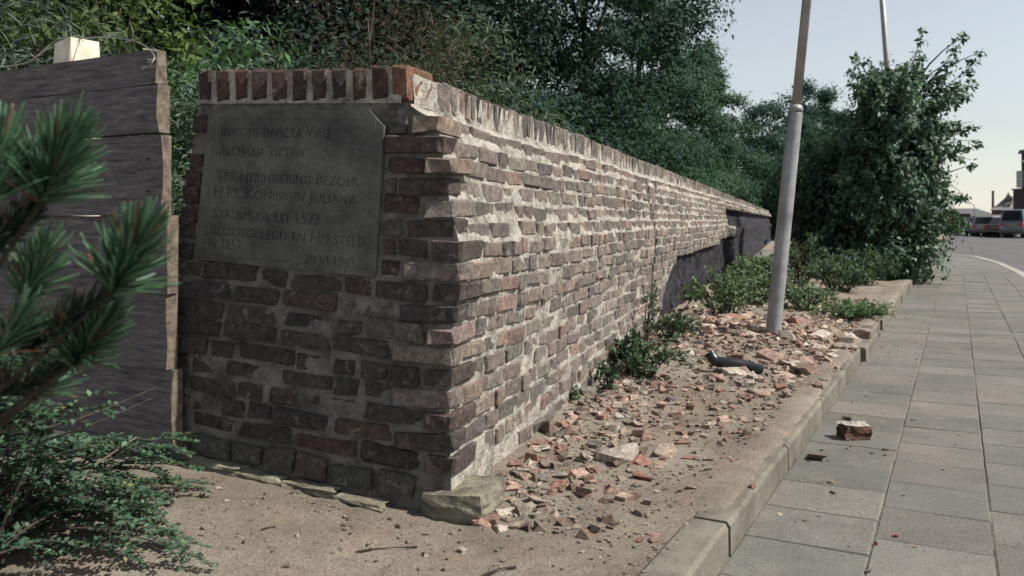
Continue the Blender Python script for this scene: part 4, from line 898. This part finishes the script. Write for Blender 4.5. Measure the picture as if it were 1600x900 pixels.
# ------------------------------------------------------------------ parked cars
GLASS = plain('car_glass', (.02, .025, .03), .08); TYRE = plain('tyre', (.015, .015, .015), .8); RIM = plain('rim', (.35, .35, .36), .35, .8); RED = plain('tail_light', (.45, .03, .025), .3); CHROME = plain('bumper', (.12, .12, .125), .35, .5); PLATE = plain('number_plate', (.3, .24, .08), .6)
def car(label, loc, head, paint, kind='hatch'):
    e = tag(empty('parked_car', loc), label, 'van' if kind == 'van' else 'car', 'vehicles parked across the road'); h = math.atan2(head[1], head[0]); m = Matrix.Translation(loc) @ Matrix.Rotation(h, 4, 'Z')
    pm = plain('paint', paint, .3, 0, .5); Lh = 2.0; Wh = .81
    prof = {'hatch': ((-1.95, .42, .80), (-1.98, .42, .95), (-1.35, .70, 1.40), (.25, .70, 1.38), (.95, .80, .95), (1.85, .80, .82)), 'sedan': ((-2.05, .8, .80), (-2.08, .8, .92), (-1.35, .8, .94), (-.85, .68, 1.37), (.25, .68, 1.36), (.95, .8, .93), (1.95, .8, .80)),
            'estate': ((-2.1, .8, .85), (-2.12, .78, .98), (-1.85, .70, 1.46), (.25, .70, 1.42), (.95, .8, .95), (1.95, .8, .82)), 'van': ((-2.1, .84, .95), (-2.1, .82, 1.1), (-1.98, .74, 1.86), (1.45, .74, 1.84), (1.95, .82, 1.15), (2.1, .84, .95))}[kind]
    belt = 1.05 if kind == 'van' else .86
    def bld(name, V_, F_, mt, sm=False, bev=0):
        mb_ = MB(); mb_.add([m @ Vector(v) for v in V_], F_); return mb_.build(name, mt, e, sm, bev)
    L0, L1 = prof[0][0]-.02, prof[-1][0]+.05; st = [(L0, .74, .42, belt-.04), (L0+.12, Wh, .26, belt), (-1.2, Wh+.02, .24, belt+.02), (0, Wh+.02, .24, belt+.02), (1.2, Wh+.01, .24, belt), (L1-.15, Wh-.02, .26, belt-.05), (L1, .70, .40, belt-.16)]; V_ = []; F_ = []
    for x, w_, z0, z1 in st:
        for y, z in ((-w_*.93, z0), (-w_, z0+.2), (-w_*.95, z1-.03), (-w_*.8, z1), (w_*.8, z1), (w_*.95, z1-.03), (w_, z0+.2), (w_*.93, z0)): V_.append((x, y, z))
    for i in range(len(st)-1): F_ += [(i*8+k, i*8+(k+1) % 8, (i+1)*8+(k+1) % 8, (i+1)*8+k) for k in range(8)]
    F_ += [tuple(range(7, -1, -1)), tuple((len(st)-1)*8+k for k in range(8))]; body = bld('body', V_, F_, pm, True)
    roof = [p for p in prof if p[2] > 1.3]; r0, r1 = roof[0], roof[-1]; b0 = {'hatch': -1.9, 'sedan': -1.42, 'estate': -2.02, 'van': -2.08}[kind]; b1 = 1.0 if kind != 'van' else 1.98
    zt = (r0[2]+r1[2])/2; V_ = [(b0, -.74, belt), (b1, -.74, belt), (b1, .74, belt), (b0, .74, belt), (r0[0], -.62, zt-.03), (r1[0], -.62, zt-.03), (r1[0], .62, zt-.03), (r0[0], .62, zt-.03), (r0[0]+.12, -.52, zt), (r1[0]-.15, -.52, zt), (r1[0]-.15, .52, zt), (r0[0]+.12, .52, zt)]
    bld('cabin', V_, [(0, 1, 5, 4), (1, 2, 6, 5), (2, 3, 7, 6), (3, 0, 4, 7), (4, 5, 9, 8), (5, 6, 10, 9), (6, 7, 11, 10), (7, 4, 8, 11), (8, 9, 10, 11)], pm, False)
    def pane(name, q, inset):
        q = [Vector(a) for a in q]; c = sum(q, Vector())/4; nn = (q[1]-q[0]).cross(q[3]-q[0]).normalized(); q2 = [c+(a-c)*inset for a in q]; V2 = [a+nn*.008 for a in q2]+[a-nn*.02 for a in q2]
        bld(name, V2, [(0, 1, 2, 3), (7, 6, 5, 4), (0, 4, 5, 1), (1, 5, 6, 2), (2, 6, 7, 3), (3, 7, 4, 0)], GLASS)
    v = V_; pane('rear_window', (v[3], v[0], v[4], v[7]), .82); pane('windscreen', (v[1], v[2], v[6], v[5]), .86)
    for sgn in (0, 1):
        a, b_, c, d_ = ((v[0], v[1], v[5], v[4]), (v[2], v[3], v[7], v[6]))[sgn]; a, b_, c, d_ = map(Vector, (a, b_, c, d_)); mm1, mm2 = (a+b_)/2, (c+d_)/2
        pane('side_window', (a, mm1, mm2, d_), .80); pane('side_window', (mm1, b_, c, mm2), .80)
    for x in (-1.25, 1.25):
        for y in (-.70, .70):
            mb_ = MB(); c = Vector((x, y, .29)); mb_.tube([m @ (c-Vector((0, .09, 0))), m @ (c-Vector((0, .07, 0))), m @ (c+Vector((0, .07, 0))), m @ (c+Vector((0, .09, 0)))], [.25, .29, .29, .25], 16); wv = mb_.build('wheel', TYRE, e)
            mb_ = MB(); s_ = 1 if y > 0 else -1; mb_.tube([m @ (c+Vector((0, s_*.085, 0))), m @ (c+Vector((0, s_*.10, 0)))], [.17, .15], 12); mb_.build('rim', RIM, wv)
    for y in (-.56, .56):
        mb_ = MB(); mb_.box(m @ Vector((L0+.0, y, belt-.16)), (.03, .13, .075), h); mb_.build('tail_light', RED, e)
    mb_ = MB(); mb_.box(m @ Vector((L0-.02, 0, .43)), (.06, .80, .075), h); mb_.build('bumper', CHROME, e, bevel=.02)
    mb_ = MB(); mb_.box(m @ Vector((L0-.015, 0, belt-.2)), (.02, .24, .05), h); mb_.build('number_plate', PLATE, e)
    return e
RZ = -.215
def cpos(x, Y): p = at(x, Y); return Vector((p.x, p.y, RZ))
HD = (.8, .6)
car('dark red hatchback parked furthest to the bush side of the row', cpos(1496, 69.5), HD, (.10, .025, .025), 'hatch')
car('green saloon with a red tail light parked between the dark red and grey cars', cpos(1521, 66.5), HD, (.02, .085, .065), 'sedan')
car('dark grey hatchback parked next to the green saloon', cpos(1540, 64), HD, (.05, .055, .07), 'hatch')
car('pale silver estate car with a tall roof', cpos(1557, 61.5), HD, (.20, .23, .23), 'estate')
car('very dark maroon saloon parked beside the van', cpos(1576, 59.3), HD, (.035, .018, .022), 'sedan')
car('light grey-blue van at the near end of the parked row', cpos(1603, 57), HD, (.13, .16, .19), 'van')

# ------------------------------------------------------------------ far buildings
ROOF = simple('roof_slates', (.06, .06, .07), (.11, .11, .12), 2, .9, .2); WALLD = simple('dark_brick_wall', (.035, .025, .028), (.07, .05, .05), 2, .9, .2); CREAM = plain('white_paint', (.7, .68, .6), .6); PANE = plain('window_glass', (.03, .04, .05), .1)
def hx(x, Y): return (x-HX)/FPX*Y
def hz(y, Y): return CAMZ-(y-HY)/FPX*Y
sh = tag(empty('long_shed', (hx(1500, 220), 220, -.3)), 'long low grey-roofed shed far behind the parked cars', 'building')
x0, x1 = hx(1380, 220), hx(1552, 220); zr, ze = hz(325, 220), hz(334, 220)
mb = MB(); mb.add([(x0, 220, ze), (x1, 220, ze), (x1, 228, zr), (x0, 228, zr), (x0, 236, ze), (x1, 236, ze)], [(0, 1, 2, 3), (3, 2, 5, 4), (1, 5, 2), (0, 3, 4)]); mb.build('roof', ROOF, sh)
mb = MB(); mb.box(((x0+x1)/2, 228, (ze-.35)/2-.05), ((x1-x0)/2-.3, 7.6, (ze+.33)/2)); mb.build('wall', WALLD, sh)
ki = tag(empty('glazed_kiosk', (hx(1532, 180), 180, -.3)), 'low white-framed glazed pavilion behind the silver car', 'building')
x0, x1 = hx(1516, 180), hx(1549, 180); zt, zw = hz(334, 180), hz(337.5, 180)
mb = MB(); mb.box(((x0+x1)/2, 182, (zt+zw)/2), ((x1-x0)/2, 2.3, (zt-zw)/2)); mb.build('fascia', CREAM, ki)
mb = MB(); mb.box(((x0+x1)/2, 182.2, (zw-.3)/2), ((x1-x0)/2-.2, 1.9, (zw+.28)/2)); mb.build('wall', WALLD, ki)
for k in range(8):
    xx = x0+.3+(x1-x0-.6)*k/7; mb = MB(); mb.box((xx, 180.2, (zw-.3)/2), (.07, .08, (zw+.27)/2)); mb.build('mullion', CREAM, ki)
    if k < 7: mb = MB(); mb.box((xx+(x1-x0-.6)/14, 180.25, zw-.7), ((x1-x0-.6)/14-.08, .03, .65)); mb.build('pane', PANE, ki)
ch = tag(MB().tube([(hx(1551.5, 230), 230, -.4), (hx(1551.5, 230), 230, hz(300, 230)), (hx(1551.5, 230), 230, hz(299.5, 230)), (hx(1551.5, 230), 230, hz(298, 230))], [.38, .30, .36, .34], 12).build('factory_chimney', simple('chimney_brick', (.10, .07, .065), (.15, .11, .1), 3, .9, .2)), 'slender brick factory chimney behind the low shed', 'chimney')
ho = tag(empty('gabled_house', (hx(1570, 130), 130, -.3)), 'house with a grey tiled roof and pointed dormer gable', 'house'); Y0 = 130
xl, xr, xa = hx(1550, Y0), hx(1600, Y0), hx(1576, Y0); ze, za = hz(328, Y0), hz(306, Y0)
mb = MB(); mb.add([(xl-.3, Y0-.3, ze), (xr+.3, Y0-.3, ze), (xr+.3, Y0+6.3, ze), (xl-.3, Y0+6.3, ze), (xa-.2, Y0+3, za), (xr-1, Y0+3, za)], [(0, 1, 5, 4), (1, 2, 5), (2, 3, 4, 5), (3, 0, 4)]); mb.build('roof', simple('grey_tiles', (.15, .14, .14), (.22, .20, .20), 3, .9, .3), ho)
mb = MB(); mb.box(((xl+xr)/2, Y0+3, (ze-.32)/2), ((xr-xl)/2, 3, (ze+.3)/2)); mb.build('wall', WALLD, ho)
gx0, gx1, gxa = hx(1569, Y0), hx(1582, Y0), hx(1575.5, Y0); gze, gza = hz(313, Y0), hz(301, Y0)
mb = MB(); mb.add([(gx0+.12, Y0+1.0, gze), (gx1-.12, Y0+1.0, gze), (gxa, Y0+1.0, gza-.15), (gx0+.12, Y0+3, gze), (gx1-.12, Y0+3, gze), (gxa, Y0+3, gza-.15), (gx0+.12, Y0+1.0, gze-1.2), (gx1-.12, Y0+1.0, gze-1.2)], [(0, 1, 2), (0, 2, 5, 3), (1, 4, 5, 2), (6, 7, 1, 0)]); mb.build('gable', simple('grey_gable', (.16, .15, .16), (.2, .19, .2), 3), ho)
mb = MB(); mb.tube([(gx0, Y0+.9, gze), (gxa, Y0+.9, gza), (gx1, Y0+.9, gze)], .12, 4); mb.tube([(gx0, Y0+.9, gze), (gx1, Y0+.9, gze)], .09, 4); mb.build('bargeboard', WALLD, ho)
mb = MB(); mb.box((gxa, Y0+.5, hz(321, Y0)), (.34, .06, .34)); dw = mb.build('window', CREAM, ho); mb = MB(); mb.box((gxa, Y0+.42, hz(321, Y0)), (.22, .04, .22)); mb.build('pane', PANE, dw)
mb = MB(); mb.box(((xl+hx(1579, Y0))/2, Y0-.8, hz(336.5, Y0)), ((hx(1579, Y0)-xl)/2, .6, .13)); mb.build('canopy', CREAM, ho)
rb = tag(empty('corner_building', (hx(1600, 95), 95, -.3)), 'tall dark brick building with a glazed bay at the right edge', 'building'); Y1 = 95
YB = 105.0; xa = hx(1583, YB); zt = hz(297, YB)
mb = MB(); mb.box((xa+7, YB-17, (zt-.3)/2), (7, 17, (zt+.3)/2)); mb.build('low_wing', WALLD, rb)
mb = MB(); mb.box((xa+7, YB-17, zt+.06), (7.12, 17.1, .09)); mb.build('parapet', ROOF, rb)
xt = hx(1596, 103.6); zz = hz(238, 103.6); mb = MB(); mb.box((xt+6.5, 103.6-16, zz/2), (6.5, 16, zz/2+.1)); mb.build('tower_wall', WALLD, rb)
mb = MB(); mb.box((xt+6.5, 103.6-16, zz+.05), (6.8, 16.3, .22), 0, .985); mb.build('cornice', ROOF, rb)
mb = MB(); mb.box((xt+6.5, 103.6-16, hz(252, 103.6)), (6.55, 16.05, .08)); mb.build('string_course', CREAM, rb)
bz0, bz1 = hz(293, 103), hz(267, 103); bx_, by_ = xt-.30, 103.0
mb = MB(); mb.box((bx_, by_, (bz0+bz1)/2), (.32, .5, (bz1-bz0)/2)); bay = mb.build('glazed_bay', plain('bay_glass', (.10, .15, .16), .15), rb)
for k in range(4):
    mb = MB(); mb.box((bx_-.33, by_-.5+.333*k, (bz0+bz1)/2), (.025, .03, (bz1-bz0)/2+.02)); mb.build('glazing_bar', CREAM, bay)
for k in range(3):
    mb = MB(); mb.box((bx_-.20+.2*k, by_-.51, (bz0+bz1)/2), (.02, .02, (bz1-bz0)/2+.02)); mb.build('glazing_bar', CREAM, bay)
mb = MB(); mb.box((bx_, by_, (bz0+bz1)/2), (.345, .525, .035)); mb.build('glazing_bar', CREAM, bay)
for e_ in (ho, ki):
    a_ = math.atan2(e_.location.x, e_.location.y); e_.rotation_euler = (0, 0, -a_); e_.scale = (math.cos(a_), 1, 1)
fl_ = tag(empty('street_lamp', (hx(1522, 110), 110, -.3)), 'far thin street lamp with a curved arm above the parked cars', 'street lamp')
mb = MB(); X = hx(1522.5, 110); mb.tube(spline([(X, 110, -.4), (X, 110, hz(325, 110)), (X-.15, 110, hz(320, 110)), (X-.6, 110, hz(317.5, 110))], 5), .05, 6); mb.build('pole', M['galv'], fl_, True)
mb = MB(); mb.box((X-.75, 110, hz(316.8, 110)), (.28, .12, .07), 0, .8); mb.build('lantern', M['galv'], fl_)
